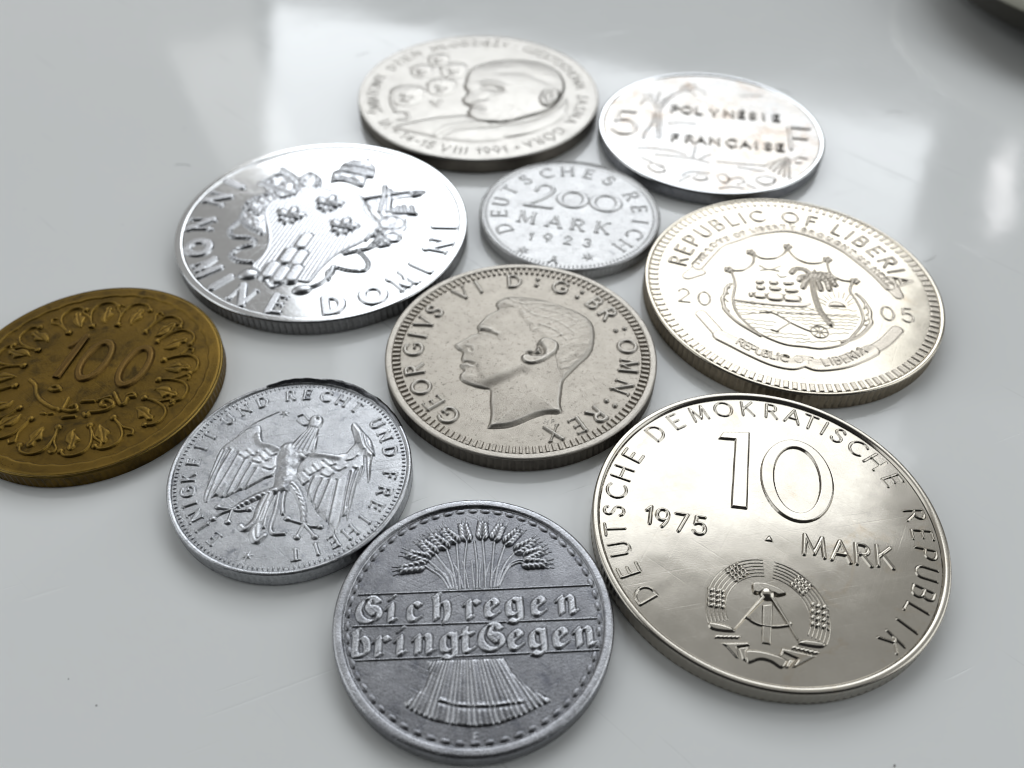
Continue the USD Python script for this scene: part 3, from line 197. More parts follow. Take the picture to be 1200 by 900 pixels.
class Rel:
    """a patch of relief as a height field over the coin's field (mm); only where it stands above the field is it kept"""
    LOW = -0.03
    def __init__(s, pts, pad=0.25, res=0.07):
        p = np.asarray(pts, float).reshape(-1, 2)
        (x0, y0), (x1, y1) = p.min(0) - pad, p.max(0) + pad
        s.x = np.arange(x0, x1 + res, res); s.y = np.arange(y0, y1 + res, res)
        s.X, s.Y = np.meshgrid(s.x, s.y); s.H = np.full(s.X.shape, s.LOW); s.res = res
    def dl(s, pts):
        p = np.asarray(pts, float); D = np.full(s.X.shape, 1e9)
        if len(p) == 1: return np.hypot(s.X - p[0, 0], s.Y - p[0, 1])
        for a, b in zip(p[:-1], p[1:]):
            e = b - a; l2 = e @ e + 1e-12
            t = np.clip(((s.X - a[0]) * e[0] + (s.Y - a[1]) * e[1]) / l2, 0, 1)
            D = np.minimum(D, (s.X - a[0] - t * e[0])**2 + (s.Y - a[1] - t * e[1])**2)
        return np.sqrt(D)
    def dp(s, pts):
        p = np.asarray(pts, float); q = np.vstack([p, p[:1]]); D = s.dl(q); ins = np.zeros(s.X.shape, bool)
        for a, b in zip(q[:-1], q[1:]):
            if a[1] == b[1]: continue
            c = ((a[1] > s.Y) != (b[1] > s.Y)) & (s.X < (b[0] - a[0]) * (s.Y - a[1]) / (b[1] - a[1]) + a[0])
            ins ^= c
        return np.where(ins, D, -D)
    def up(s, d, h, sl): s.H = np.maximum(s.H, prof(d, h, sl)); return s
    def line(s, pts, w, h, sl=None): return s.up(w / 2 - s.dl(pts), h, sl or w / 2)
    def poly(s, pts, h, sl=0.18, dome=0.0, dw=1.0):
        d = s.dp(pts); s.H = np.maximum(s.H, prof(d, h, sl) + np.where(d > 0, dome * (1 - np.exp(-np.maximum(d, 0) / dw)), 0)); return s
    def blob(s, c, a, b, ang, h):
        ca, sa = math.cos(ang), math.sin(ang); dx, dy = s.X - c[0], s.Y - c[1]
        q = 1 - ((dx * ca + dy * sa) / a)**2 - ((dy * ca - dx * sa) / b)**2
        s.H = np.maximum(s.H, np.where(q > 0, h * np.sqrt(np.maximum(q, 0)), h * q)); return s
    def add(s, pts, a, w, inside=True):
        g = a * np.exp(-(s.dl(pts) / w)**2)
        s.H = s.H + np.where((s.H > 0) | (not inside), g, 0); return s
    def cut(s, d, sl=0.1): s.H = np.where(d > -sl, np.minimum(s.H, np.maximum(-d / sl * 0.12, s.LOW)), s.H); return s
    def soft(s, sig): s.H = gaussian_filter(s.H, sig); return s
    def mesh(s, zf, xf=None, mask=None):
        H = np.maximum(s.H, s.LOW); k = H > -0.012 if mask is None else (H > -0.012) & mask
        c = k[:-1, :-1] | k[1:, :-1] | k[:-1, 1:] | k[1:, 1:]
        if mask is not None: c &= (mask[:-1, :-1] & mask[1:, 1:]) | (mask[1:, :-1] & mask[:-1, 1:])
        n = len(s.x); i, j = np.nonzero(c); a = i * n + j
        f = np.vstack([np.stack([a, a + 1, a + n + 1], 1), np.stack([a, a + n + 1, a + n], 1)])
        u, inv = np.unique(f, return_inverse=True)
        X, Y, Z = s.X.ravel()[u], s.Y.ravel()[u], H.ravel()[u]
        s.rub = (np.clip((H - gaussian_filter(H, .16 / s.res)) / .028, 0, 1) * np.clip(H / .06, 0, 1)).ravel()[u]
        if xf is not None: X, Y = xf(X, Y)
        return np.stack([X, Y, zf(X, Y) + Z], 1), inv.reshape(-1, 3)

# ------------------------------------------------------------------ stroke lettering (capital height 1); each stroke: weight class, points
def GL():
    L = lambda *p: np.array(p, float).reshape(-1, 2)
    S = sp([(.52, .84), (.42, .96), (.27, 1), (.1, .92), (.06, .75), (.16, .6), (.36, .5), (.52, .37), (.53, .18), (.42, .04), (.26, 0), (.1, .05), (.02, .18)])
    bowl = lambda x, y0, y1, w: np.vstack([L(0, y1, x, y1), arc(x, (y0 + y1) / 2, w - x, (y1 - y0) / 2, 90, -90, 12), L(0, y0)])
    g = {'A': (.78, [(0, L(0, 0, .39, 1)), (1, L(.39, 1, .78, 0)), (0, L(.14, .34, .64, .34))]),
         'B': (.56, [(1, L(0, 0, 0, 1)), (1, bowl(.28, .53, 1, .5)), (1, bowl(.3, 0, .53, .56))]),
         'C': (.74, [(1, arc(.48, .5, .48, .5, 48, 312, 24))]),
         'D': (.7, [(1, L(0, 0, 0, 1)), (1, bowl(.22, 0, 1, .7))]),
         'E': (.5, [(1, L(0, 0, 0, 1)), (0, L(0, 1, .5, 1)), (0, L(0, .52, .42, .52)), (0, L(0, 0, .52, 0))]),
         'F': (.48, [(1, L(0, 0, 0, 1)), (0, L(0, 1, .5, 1)), (0, L(0, .52, .4, .52))]),
         'G': (.8, [(1, arc(.48, .5, .48, .5, 48, 325, 24)), (1, L(.87, .2, .87, .46)), (0, L(.55, .46, .87, .46))]),
         'H': (.7, [(1, L(0, 0, 0, 1)), (1, L(.7, 0, .7, 1)), (0, L(0, .52, .7, .52))]),
         'I': (.02, [(1, L(0, 0, 0, 1))]),
         'J': (.36, [(1, np.vstack([L(.34, 1, .34, .2), arc(.17, .2, .17, .2, 0, -150, 9)]))]),
         'K': (.62, [(1, L(0, 0, 0, 1)), (0, L(.56, 1, 0, .42)), (1, L(.2, .62, .62, 0))]),
         'L': (.46, [(1, L(0, 0, 0, 1)), (0, L(0, 0, .48, 0))]),
         'M': (.9, [(0, L(.04, 0, .1, 1)), (1, L(.1, 1, .45, .1)), (0, L(.45, .1, .8, 1)), (1, L(.8, 1, .86, 0))]),
         'N': (.74, [(0, L(0, 0, 0, 1)), (1, L(0, 1, .74, 0)), (0, L(.74, 0, .74, 1))]),
         'O': (.96, [(1, arc(.48, .5, .48, .5, 0, 360, 33))]),
         'P': (.54, [(1, L(0, 0, 0, 1)), (1, bowl(.26, .46, 1, .54))]),
         'R': (.58, [(1, L(0, 0, 0, 1)), (1, bowl(.26, .5, 1, .52)), (1, L(.24, .5, .6, 0))]),
         'S': (.56, [(1, S)]),
         'T': (.68, [(1, L(.34, 0, .34, 1)), (0, L(0, 1, .68, 1))]),
         'U': (.64, [(1, np.vstack([L(0, 1), arc(.32, .32, .32, .32, 180, 360, 14), L(.64, 1)]))]),
         'V': (.74, [(1, L(0, 1, .37, 0)), (0, L(.37, 0, .74, 1))]),
         'W': (1.1, [(1, L(0, 1, .28, 0)), (0, L(.28, 0, .55, .95)), (1, L(.55, .95, .82, 0)), (0, L(.82, 0, 1.1, 1))]),
         'X': (.68, [(1, L(0, 1, .68, 0)), (0, L(0, 0, .68, 1))]),
         'Y': (.68, [(1, L(0, 1, .34, .45)), (0, L(.68, 1, .34, .45)), (1, L(.34, .45, .34, 0))]),
         'Z': (.6, [(0, L(.04, 1, .58, 1)), (1, L(.58, 1, 0, 0)), (0, L(0, 0, .6, 0))]),
         '0': (.6, [(1, arc(.3, .5, .3, .5, 0, 360, 29))]),
         '1': (.24, [(1, L(.02, .74, .22, 1, .22, 0))]),
         '2': (.56, [(1, np.vstack([arc(.27, .72, .26, .28, 165, -25, 13), L(.02, 0)])), (0, L(.02, 0, .58, 0))]),
         '3': (.52, [(1, np.vstack([arc(.24, .76, .23, .24, 150, -80, 12), arc(.25, .27, .27, .27, 80, -150, 14)]))]),
         '4': (.6, [(1, L(.44, 0, .44, 1, 0, .28, .62, .28))]),
         '5': (.52, [(1, np.vstack([L(.48, 1, .1, 1, .05, .55), arc(.24, .32, .29, .32, 130, -150, 15)]))]),
         '7': (.54, [(1, L(0, 1, .54, 1, .16, 0))]),
         '8': (.54, [(1, arc(.27, .76, .22, .24, 0, 360, 18)), (1, arc(.27, .27, .27, .27, 0, 360, 20))]),
         '9': (.56, [(1, np.vstack([arc(.28, .68, .28, .32, 0, 360, 24), L(.56, .68), sp([(.56, .68), (.5, .35), (.3, .0)])]))]),
         ':': (.0, [(2, L(0, .22)), (2, L(0, .78))]), '.': (.0, [(2, L(0, .5))]), '-': (.3, [(0, L(0, .45, .3, .45))])}
    acc = lambda c, s: (g[c][0], g[c][1] + s)
    g['Ł'] = acc('L', [(0, L(-.14, .42, .22, .62))]); g['Ś'] = acc('S', [(0, L(.24, 1.15, .38, 1.34))]); g['Ń'] = acc('N', [(0, L(.32, 1.15, .46, 1.34))]); g['Ó'] = acc('O', [(0, L(.43, 1.15, .57, 1.34))])
    g['Ę'] = acc('E', [(0, L(.45, 0, .36, -.2, .48, -.24))]); g['Ż'] = acc('Z', [(2, L(.3, 1.25))]); g['É'] = acc('E', [(0, L(.2, 1.15, .34, 1.34))])
    g['Ç'] = acc('C', [(0, L(.48, 0, .52, -.16, .38, -.22))])
    return g
GLY = GL()

def glyph(ch, h, wt, tn, hz, serif=0.0, res=0.07, wide=1.0, bev=None):
    """relief of one letter in its own frame, centred on x, baseline at y = 0: wt, tn = thick and thin stroke (mm), hz = height of relief"""
    w, st = GLY[ch]; ends = []
    P = [(k, (p - [w / 2, 0]) * [h * wide, h]) for k, p in st]
    r = Rel(np.vstack([p for _, p in P]), pad=wt * 0.6 + serif * h + 0.15, res=res)
    for k, p in P:
        if k == 2:
            r.blob(p[0], wt * .62, wt * .62, 0, hz * 1.1); continue
        t = wt if k else tn
        r.up(t / 2 - r.dl(p), hz, bev or min(t / 2, 0.16))
        ends += [(p[0], p[1] - p[0]), (p[-1], p[-2] - p[-1])]
    if serif:
        for e, dr in ends:
            dr = dr / (np.linalg.norm(dr) + 1e-9)
            if ch in 'OCGS0': 
                if ch in 'CGS' : r.line([e + [0, -.5 * serif * h], e + [0, .5 * serif * h]], tn, hz)
                continue
            if abs(dr[1]) > 0.5 and (abs(e[1]) < .03 * h or abs(e[1] - h) < .03 * h):
                r.line([e - [serif * h, 0], e + [serif * h, 0]], tn * .9, hz)
            elif abs(dr[0]) > 0.9 and abs(e[0] + w * h * wide / 2) > .02 * h:
                s_ = serif * h * .8
                r.line([e + [0, -s_ if e[1] > .3 * h else 0], e + [0, s_ if e[1] < .9 * h else 0]], tn * .9, hz)
    return r

# fraktur, drawn with a broad nib; x-height 1
FRK = {'i': (.35, [[(-.16, .8), (0, .95), (0, .1), (.17, .08)], [(-.05, 1.38), (.07, 1.5)]]),
       'n': (.75, [[(-.16, .82), (0, .95), (0, .04)], [(.1, .82), (.34, 1), (.5, .82), (.5, .1), (.66, .1)]]),
       'r': (.55, [[(-.16, .82), (0, .95), (0, .05), (.12, .02)], [(.1, .84), (.26, .98), (.42, .86)]]),
       'e': (.55, [[(.44, .2), (.2, .02), (0, .2), (0, .78), (.22, 1), (.42, .78), (.12, .48)]]),
       'c': (.52, [[(.42, .15), (.2, .0), (0, .2), (0, .8), (.2, 1), (.42, .88)]]),
       'h': (.7, [[(.08, 1.5), (-.08, 1.4), (0, 1.2), (0, .04)], [(.1, .82), (.34, 1), (.5, .8), (.5, .2), (.36, -.2)]]),
       'b': (.65, [[(.08, 1.5), (-.08, 1.4), (0, 1.2), (0, .18), (.22, 0), (.5, .2), (.5, .75), (.3, 1), (.1, .84)]]),
       'g': (.65, [[(.5, .9), (.22, 1), (0, .8), (0, .22), (.2, .04), (.46, .22)], [(.5, 1), (.5, -.1), (.3, -.36), (.02, -.28)]]),
       't': (.42, [[(.02, 1.3), (0, 1.15), (0, .12), (.16, 0), (.34, .12)], [(-.18, .92), (.3, .98)]]),
       'S': (1.0, [[(.86, 1.2), (.62, 1.45), (.3, 1.42), (.04, 1.1), (-.04, .6), (.12, .18), (.45, 0), (.78, .16), (.92, .5), (.74, .82), (.42, .9)], [(.46, 1.3), (.38, 1.0), (.5, .75), (.7, .5)]])}
def fraktur(ch, xh, hz, res=0.06):
    w, st = FRK[ch]; nib = .155 * xh; ca, sa = math.cos(math.radians(38)) * nib, math.sin(math.radians(38)) * nib
    P = [(sp(np.array(p, float), 6) - [w / 2, 0]) * [xh * 1.2, xh] for p in st]
    r = Rel(np.vstack(P), pad=.4 * xh, res=res); D = np.full(r.X.shape, 1e9)
    for p in P:
        for a, b in zip(p[:-1], p[1:]):
            for t in np.linspace(0, 1, max(2, int(np.linalg.norm(b - a) / (.06 * xh)) + 1)):
                c = a + (b - a) * t
                D = np.minimum(D, r.dl([c - [ca, sa], c + [ca, sa]]))
    return r.up(.125 * xh - D, hz, .2 * xh)

# ------------------------------------------------------------------ a coin's blank: edge, field, rim
class Coin:
    def __init__(s, key, name, label, mat, rim_w, rim_h, reeds=0, reed_d=0.09, wav=0.0, dish=0.0, edge_mat=None, rim_mat=None, field_mat=None, bevel=0.22, seed=0, rim_noise=0.0):
        x, y, s.R, rot, s.T = COINS[key]; s.key, s.mat, s.seed = key, mat, seed; R, T = s.R, s.T
        s.rot = rot; s.wav, s.dish, s.z0 = wav, dish, T - rim_h
        s.path = nm('/World', name)
        X = UsdGeom.Xform.Define(stage, s.path); X.AddTranslateOp().Set(Gf.Vec3d(x * MM, y * MM, 0)); X.AddRotateZOp().Set(rot)
        tag(X.GetPrim(), label=label, category='coin')
        N = max(720, reeds * 6); a = np.arange(N) * 2 * math.pi / N
        def lathe(pr, cut=None):
            rings = []
            for k, (r, z) in enumerate(pr):
                rr = np.full(N, r) - (cut[k] * (0.5 - 0.5 * np.cos(a * reeds))**0.6 if cut is not None and cut[k] else 0)
                zz = np.full(N, z)
                if rim_noise and z > T * .5:
                    zz = zz + rim_noise * (fbm(np.stack([np.cos(a) * 6, np.sin(a) * 6, np.full(N, seed * 3.1)], 1), 3) - .5)
                rings.append(np.stack([rr * np.cos(a), rr * np.sin(a), zz], 1))
            v = np.vstack(rings); i = np.arange(N); j = (i + 1) % N; f = []
            for k in range(len(pr) - 1):
                p, q = k * N, (k + 1) * N
                f += [np.stack([p + i, p + j, q + j], 1), np.stack([p + i, q + j, q + i], 1)]
            return v, np.vstack(f)[:, ::-1]
        b = bevel; rw = rim_w * R
        # rim: from the field up over a rounded crown and down to the edge
        pr = [(R - rw - .10, s.z0 - .06), (R - rw, s.z0 + rim_h * .5), (R - rw + .10, s.z0 + rim_h * .9), (R - rw + .22, T)]
        pr += [(R - b + b * math.sin(t), T - b + b * math.cos(t)) for t in np.linspace(0, math.pi / 2 * .85, 6)]
        v, f = lathe(pr); rubbed = np.repeat(np.array([0, 0, .25, .55, .6, .8, .8, .5, .2, .0])[:len(pr)], N) * (.5 + fbm(np.stack([np.tile(np.cos(a), len(pr)) * 9, np.tile(np.sin(a), len(pr)) * 9, np.full(N * len(pr), seed * 1.7)], 1), 3))
        obj('rim', (v, f), rim_mat or mat, s.path, wear=rubbed)
        e0 = pr[-1]; d = reed_d if reeds else 0
        pe = [e0, (R, T - b - .02), (R, T - b - .12), (R, b + .12), (R, b), (R - b * .4, b * .3), (R - b, 0.004)]
        v, f = lathe(pe, [0, 0, d, d, 0, 0, 0])
        obj('edge', (v, f), edge_mat or mat, s.path, smooth=50)
        # field
        rr = np.linspace(0, R - rw + .02, 46)[1:]; M = 240; t = np.arange(M) * 2 * math.pi / M
        v = [[0, 0, 0]] + [[r * math.cos(q), r * math.sin(q), 0] for r in rr for q in t]; v = np.array(v, float)
        f = [[0, 1 + k, 1 + (k + 1) % M] for k in range(M)]; i = np.arange(M); j = (i + 1) % M
        f = [np.array(f)]
        for k in range(len(rr) - 1):
            p, q = 1 + k * M, 1 + (k + 1) * M
            f += [np.stack([p + i, q + i, q + j], 1), np.stack([p + i, q + j, p + j], 1)]
        v[:, 2] = s.zf(v[:, 0], v[:, 1]); obj('field', (v, np.vstack(f)), field_mat or mat, s.path)
    def zf(s, X, Y):
        z = s.z0 + s.dish * ((X * X + Y * Y) / s.R**2)
        if s.wav: z = z + s.wav * (fbm(np.stack([X / 5.0 + 50 + s.seed * 7, Y / 5.0 + 50, np.zeros_like(X)], -1), 3) - .5)
        return z
    def add(s, name, r, mat=None, parent=None, xf=None, mask=None, **kw):
        v, f = r.mesh(s.zf, xf, mask)
        return obj(name, (v, f), mat or s.mat, parent or s.path, wear=r.rub, **kw)
    def u(s, name, k=None):
        """traced outlines in mm"""
        L = [np.array(p) * s.R for p in TR[s.key][name]]
        return L if k is None else L[k]
    def letter(s, ch, r, ang, h, wt, tn, hz, inward=False, serif=0, name=None, mat=None, wide=1.0, bev=None, base=None, parent=None):
        """a letter on a circle, its middle at radius r (fractions of R), design angle ang"""
        g = glyph(ch, h * s.R, wt, tn, hz, serif, wide=wide, bev=bev)
        a = math.radians(ang); cr, ci = math.cos(a), math.sin(a)
        if inward: ex, ey = np.array([-ci, cr]), np.array([-cr, -ci])
        else: ex, ey = np.array([ci, -cr]), np.array([cr, ci])
        o = np.array([cr, ci]) * r * s.R - ey * h * s.R / 2
        s.put(g, o, ex, ey, name or ('numeral' if ch.isdigit() else 'colon' if ch == ':' else 'dot' if ch == '.' else 'dash' if ch == '-' else 'letter'), mat, parent)
    def put(s, g, o, ex, ey, name, mat=None, parent=None):
        s.add(name, g, mat, parent, xf=lambda X, Y: (o[0] + X * ex[0] + Y * ey[0], o[1] + X * ex[1] + Y * ey[1]))
    def flat(s, ch, x, y, h, wt, tn, hz, serif=0, name=None, mat=None, wide=1.0, tilt=0, bev=None):
        """an upright letter centred at (x, y), fractions of R"""
        g = glyph(ch, h * s.R, wt, tn, hz, serif, wide=wide, bev=bev); t = math.radians(tilt)
        ex, ey = np.array([math.cos(t), math.sin(t)]), np.array([-math.sin(t), math.cos(t)])
        s.put(g, np.array([x, y]) * s.R - ey * h * s.R / 2, ex, ey, name or ('numeral' if ch.isdigit() else 'letter'), mat)
    def run(s, text, r, a0, a1, h, wt, tn, hz, inward=False, **kw):
        """text spread along a circle between the middles of its first and last letters"""
        ad = [GLY[c][0] + .42 if c != ' ' else .55 for c in text]; x = np.cumsum(ad) - np.array(ad) / 2; x = (x - x[0]) / (x[-1] - x[0])
        for c, t in zip(text, x):
            if c != ' ': s.letter(c, r, a0 + (a1 - a0) * t, h, wt, tn, hz, inward, **kw)
    def along(s, text, path, h, wt, hz, mat=None, parent=None, zup=0.0):
        """small text along a curve (mm), centred across it"""
        p = sp(path, 10); d = np.r_[0, np.cumsum(np.linalg.norm(np.diff(p, axis=0), axis=1))]
        ad = [GLY[c][0] + .42 if c != ' ' else .5 for c in text]; x = np.cumsum(ad) - np.array(ad) / 2; x = x / sum(ad) * d[-1]
        for c, t in zip(text, x):
            if c == ' ': continue
            o = np.array([np.interp(t, d, p[:, 0]), np.interp(t, d, p[:, 1])]); q = np.array([np.interp(t + .1, d, p[:, 0]), np.interp(t + .1, d, p[:, 1])])
            b = np.array([np.interp(t - .1, d, p[:, 0]), np.interp(t - .1, d, p[:, 1])]); ex = (q - b) / (np.linalg.norm(q - b) + 1e-9); ey = np.array([-ex[1], ex[0]])
            g = glyph(c, h, wt, wt, hz, res=0.06); g.H = np.where(g.H > 0, g.H + zup, g.H * (1 + zup / .03) + zup)
            g.LOW = zup - 0.03; g.H = np.maximum(g.H, g.LOW)
            k = g.H > zup - 0.012; 
            v, f = meshk(g, k, s.zf, lambda X, Y: (o[0] + X * ex[0] + Y * ey[0], o[1] + X * ex[1] + Y * ey[1]))
            obj('letter', (v, f), mat or s.mat, parent or s.path)
    def bars(s, name, n, r0, r1, wid, hz, mat=None, phase=0.0, taper=1.0, each=True, round_=False):
        """short raised bars or beads round the border"""
        acc = []
        for k in range(n):
            a = math.radians(phase + 360.0 * k / n); er = np.array([math.cos(a), math.sin(a)]); et = np.array([-er[1], er[0]])
            R0, R1, w = r0 * s.R, r1 * s.R, wid * s.R * (0.94 + 0.12 * ((k * 37) % 11) / 11); q = []
            if round_:
                for lv, (sc, zz) in enumerate(((1.0, -.03), (.86, hz * .5), (.5, hz * .88))):
                    for j in range(10):
                        t = 2 * math.pi * j / 10
                        q.append((*(er * ((R0 + R1) / 2 + (R1 - R0) / 2 * sc * math.cos(t)) + et * w / 2 * sc * math.sin(t)), zz))
                q.append((*(er * (R0 + R1) / 2), hz)); f = []
                for lv in range(2):
                    for j in range(10):
                        p, p2 = lv * 10 + j, lv * 10 + (j + 1) % 10; f += [[p, p2, p2 + 10], [p, p2 + 10, p + 10]]
                f += [[20 + j, 20 + (j + 1) % 10, 30] for j in range(10)]
            else:
                m_ = min(w, R1 - R0) * .22
                for (ins, zz) in ((0, -.03), (m_ * .5, hz * .75), (m_, hz)):
                    for (rr, ss) in ((R0 + ins, -1), (R1 - ins, -1), (R1 - ins, 1), (R0 + ins, 1)):
                        hw = (w / 2 * (taper if rr < (R0 + R1) / 2 else 1) - ins) * ss; q.append((*(er * rr + et * hw), zz))
                f = []
                for lv in range(2):
                    for j in range(4):
                        p, p2 = lv * 4 + j, lv * 4 + (j + 1) % 4; f += [[p, p2, p2 + 4], [p, p2 + 4, p + 4]]
                f += [[8, 9, 10], [8, 10, 11]]
            v = np.array(q, float); v[:, 2] += s.zf(v[:, 0], v[:, 1]); f = np.array(f)
            # outward normals
            nz = np.cross(v[f[-1][1]] - v[f[-1][0]], v[f[-1][2]] - v[f[-1][0]])[2]
            if nz < 0: f = f[:, ::-1]
            if each: obj(name, (v, f), mat or s.mat, s.path, smooth=True if round_ else False)
            else: acc.append((v, f))
        if not each:
            V = np.vstack([v for v, _ in acc]); o = np.cumsum([0] + [len(v) for v, _ in acc[:-1]])
            obj(name, (V, np.vstack([f + k for (_, f), k in zip(acc, o)])), mat or s.mat, s.path, smooth=True if round_ else 30, kind='stuff')
    def star(s, x, y, r, hz, n=5, rot=90, name='star', mat=None):
        c = np.array([x, y]) * s.R; p = [c + r * s.R * (1 if k % 2 == 0 else .42) * np.array([math.cos(math.radians(rot + 180 / n * k)), math.sin(math.radians(rot + 180 / n * k))]) for k in range(2 * n)]
        s.add(name, Rel(p, res=0.06).poly(p, hz, r * s.R * .4), mat)

def meshk(g, k, zf, xf):
    c = k[:-1, :-1] | k[1:, :-1] | k[:-1, 1:] | k[1:, 1:]; n = len(g.x); i, j = np.nonzero(c); a = i * n + j
    f = np.vstack([np.stack([a, a + 1, a + n + 1], 1), np.stack([a, a + n + 1, a + n], 1)]); u, inv = np.unique(f, return_inverse=True)
    X, Y, Z = g.X.ravel()[u], g.Y.ravel()[u], g.H.ravel()[u]; X, Y = xf(X, Y)
    return np.stack([X, Y, zf(X, Y) + Z], 1), inv.reshape(-1, 3)

# ------------------------------------------------------------------ the table top
MATS['table'] = usdkit.material(stage, '/World/Looks/table', {
    'tc': ('texture_coordinate', {}),
    'n1': ('noise_texture', {'scale': 14.0, 'detail': 4.0}), 'c1': ('rgb_ramp', {'ramp': [(0.3, (0.86, 0.875, 0.865)), (0.7, (0.89, 0.90, 0.89))]}),
    'n2': ('noise_texture', {'scale': 110.0, 'detail': 3.0, 'roughness': 0.5}), 'b2': ('bump', {'strength': 0.35, 'distance': 0.00006}),
    'm3': ('mapping', {'rotation': (0, 0, 0.75)}), 'm4': ('mapping', {'scale': (45, 1900, 1)}), 'n3': ('noise_texture', {'scale': 1.0, 'detail': 1.0, 'distortion': 0.5}),
    'r3': ('map_range', {'from_min': 0.735, 'from_max': 0.80, 'clamp': True}), 'b3': ('bump', {'strength': 0.5, 'distance': -0.00002}),
    'm5': ('mapping', {'rotation': (0, 0, -0.4)}), 'm6': ('mapping', {'scale': (55, 2300, 1)}), 'n5': ('noise_texture', {'scale': 1.0, 'detail': 1.0, 'distortion': 0.5}),
    'r5': ('map_range', {'from_min': 0.735, 'from_max': 0.80, 'clamp': True}), 'b5': ('bump', {'strength': 0.5, 'distance': -0.00002}),
    'n6': ('noise_texture', {'scale': 26.0, 'detail': 6.0, 'roughness': 0.65, 'distortion': 0.8}), 'r6': ('map_range', {'from_min': 0.32, 'from_max': 0.68, 'to_min': 0.05, 'to_max': 0.11, 'clamp': True}),
    'sf': ('math', {'math_type': 'multiply', 'value2': 0.30}), 'sx': ('mix', {'color2': (0.35, 0.36, 0.36)}),
    'p': ('principled_bsdf', {'ior': 1.5})},
    [('tc.object', 'n1.vector'), ('n1.fac', 'c1.fac'), ('c1.color', 'sx.color1'), ('r3.result', 'sf.value1'), ('sf.value', 'sx.fac'), ('sx.color', 'p.base_color'), ('tc.object', 'n2.vector'), ('n2.fac', 'b2.height'),
     ('tc.object', 'm3.vector'), ('m3.vector', 'm4.vector'), ('m4.vector', 'n3.vector'), ('n3.fac', 'r3.value'), ('r3.result', 'b3.height'), ('b2.normal', 'b3.normal'),
     ('tc.object', 'm5.vector'), ('m5.vector', 'm6.vector'), ('m6.vector', 'n5.vector'), ('n5.fac', 'r5.value'), ('r5.result', 'b5.height'), ('b3.normal', 'b5.normal'),
     ('tc.object', 'n6.vector'), ('n6.fac', 'r6.value'), ('r6.result', 'p.roughness'), ('b5.normal', 'p.normal')], surface='p.BSDF')
tt = trimesh.creation.box((900, 760, 18)); tt.apply_translation((0, 150, -9))
tp = obj('tabletop', tt, 'table', smooth=False, kind='structure')

# ================================================================== ten mark piece
c = Coin('m10', 'large_coin', 'large shiny nickel ten mark coin dated 1975 with hammer and compasses emblem', 'warm_nickel', .04, .18, 150, .07, wav=.05, dish=-.14, seed=1)
A0 = lambda L: [a - c.rot for a in L]
for t, an in (('DEUTSCHE', (-148.4, -159, -168.2, -176.8, 175, 166, 156.6, 146.6)), ('DEMOKRATISCHE', (130.7, 120, 109, 98, 87.6, 77.8, 69, 61.8, 55.6, 49.6, 41, 32, 22)),
              ('REPUBLIK', (5.4, -3.4, -11.6, -20, -29, -37.3, -44.8, -54))):
    for ch, a in zip(t, A0(an)): c.letter(ch, .872, a, .112, .30, .30, .14)
one = c.u('one', 0); c.add('numeral', Rel(one).poly(one, .2, .13))
ce = c.u('zero', 0)[0]; R = c.R; r = Rel([ce - [.24 * R, .33 * R], ce + [.24 * R, .33 * R]])
eo = arc(ce[0], ce[1], .215 * R, .308 * R, 0, 360, 60)[:-1]; ei = arc(ce[0], ce[1], .132 * R, .24 * R, 0, 360, 60)[:-1]
r.up(np.minimum(r.dp(eo), -r.dp(ei)), .2, .13); c.add('numeral', r)
for ch, (x, y) in zip('1975', TR['m10']['y'][0]): c.flat(ch, x, y - .0, .118, .38, .38, .16)
for ch, (x, y), w in zip('MARK', TR['m10']['mk'][0], (1.05, 1, 1, 1)): c.flat(ch, x, y, .13, .42, .42, .17, wide=w)
x, y = TR['m10']['tri'][0][0]; tr_ = np.array([[x - .028, y - .02], [x + .028, y - .02], [x, y + .026]]) * R; c.add('privy_mark', Rel(tr_).poly(tr_, .1, .12))
# emblem: wreath of stalks with ears of grain, hammer and compasses, ribbon
cc = np.array([.003, -.566]) * R; ro = .322 * R; ri = .222 * R
r = Rel([cc - ro, cc + ro], res=.06)
for k in range(6):
    q = ri + (ro - ri) * k / 5
    for (a0, a1) in ((95, 201), (-22, 83)): r.line(cc + arc(0, 0, q, q, a0, a1, 50), .15, .075)
wr = c.add('wreath', r)
for p in c.u('ears'):
    a_, b_ = p; d = b_ - a_; Ln = np.linalg.norm(d); d /= Ln; nrm = np.array([-d[1], d[0]]); W = (ro - ri) * .92
    mid = (a_ + b_) / 2 - cc; mid = cc + mid / np.linalg.norm(mid) * (ro + ri) / 2
    r = Rel([mid - Ln * .7, mid + Ln * .7], res=.05)
    for i in range(4):
        for j in range(3):
            for sgn in (-1, 1):
                q = mid + d * (i - 1.5) * Ln / 3.3 + nrm * ((j - 1) * W / 3 + sgn * W / 12.5)
                r.blob(q, Ln / 5.2, W / 10.5, math.atan2(d[1], d[0]) + sgn * .45, .17)
    c.add('grain_ear', r, parent=wr)
hs = sp(c.u('hammer', 0), 4, True); hm = c.add('hammer_head', Rel(hs, res=.05).poly(hs, .30, .12))
h = c.u('handle', 0); c.add('hammer_handle', Rel(h, res=.05).poly(h, .10, .12))
for n in ('legl', 'legr'):
    h = c.u(n, 0); c.add('compass_leg', Rel(h, res=.05).poly(h, .25, .12))
pv = c.u('pivot', 0)[0]; c.add('compass_pivot', Rel([pv - .7, pv + .7], res=.05).blob(pv, .66, .66, 0, .36))
h = sp(c.u('arc', 0)); c.add('compass_arc', Rel(h, res=.05).line(h, .32, .16))
for n in ('bandl', 'bandr', 'banner'):
    h = sp(c.u(n, 0), 4, True); c.add('ribbon', Rel(h, res=.05).poly(h, .15, .2))
for n in ('foldl', 'foldr'):
    for h in c.u(n): c.add('ribbon', Rel(h, res=.05).poly(h, .13, .14))
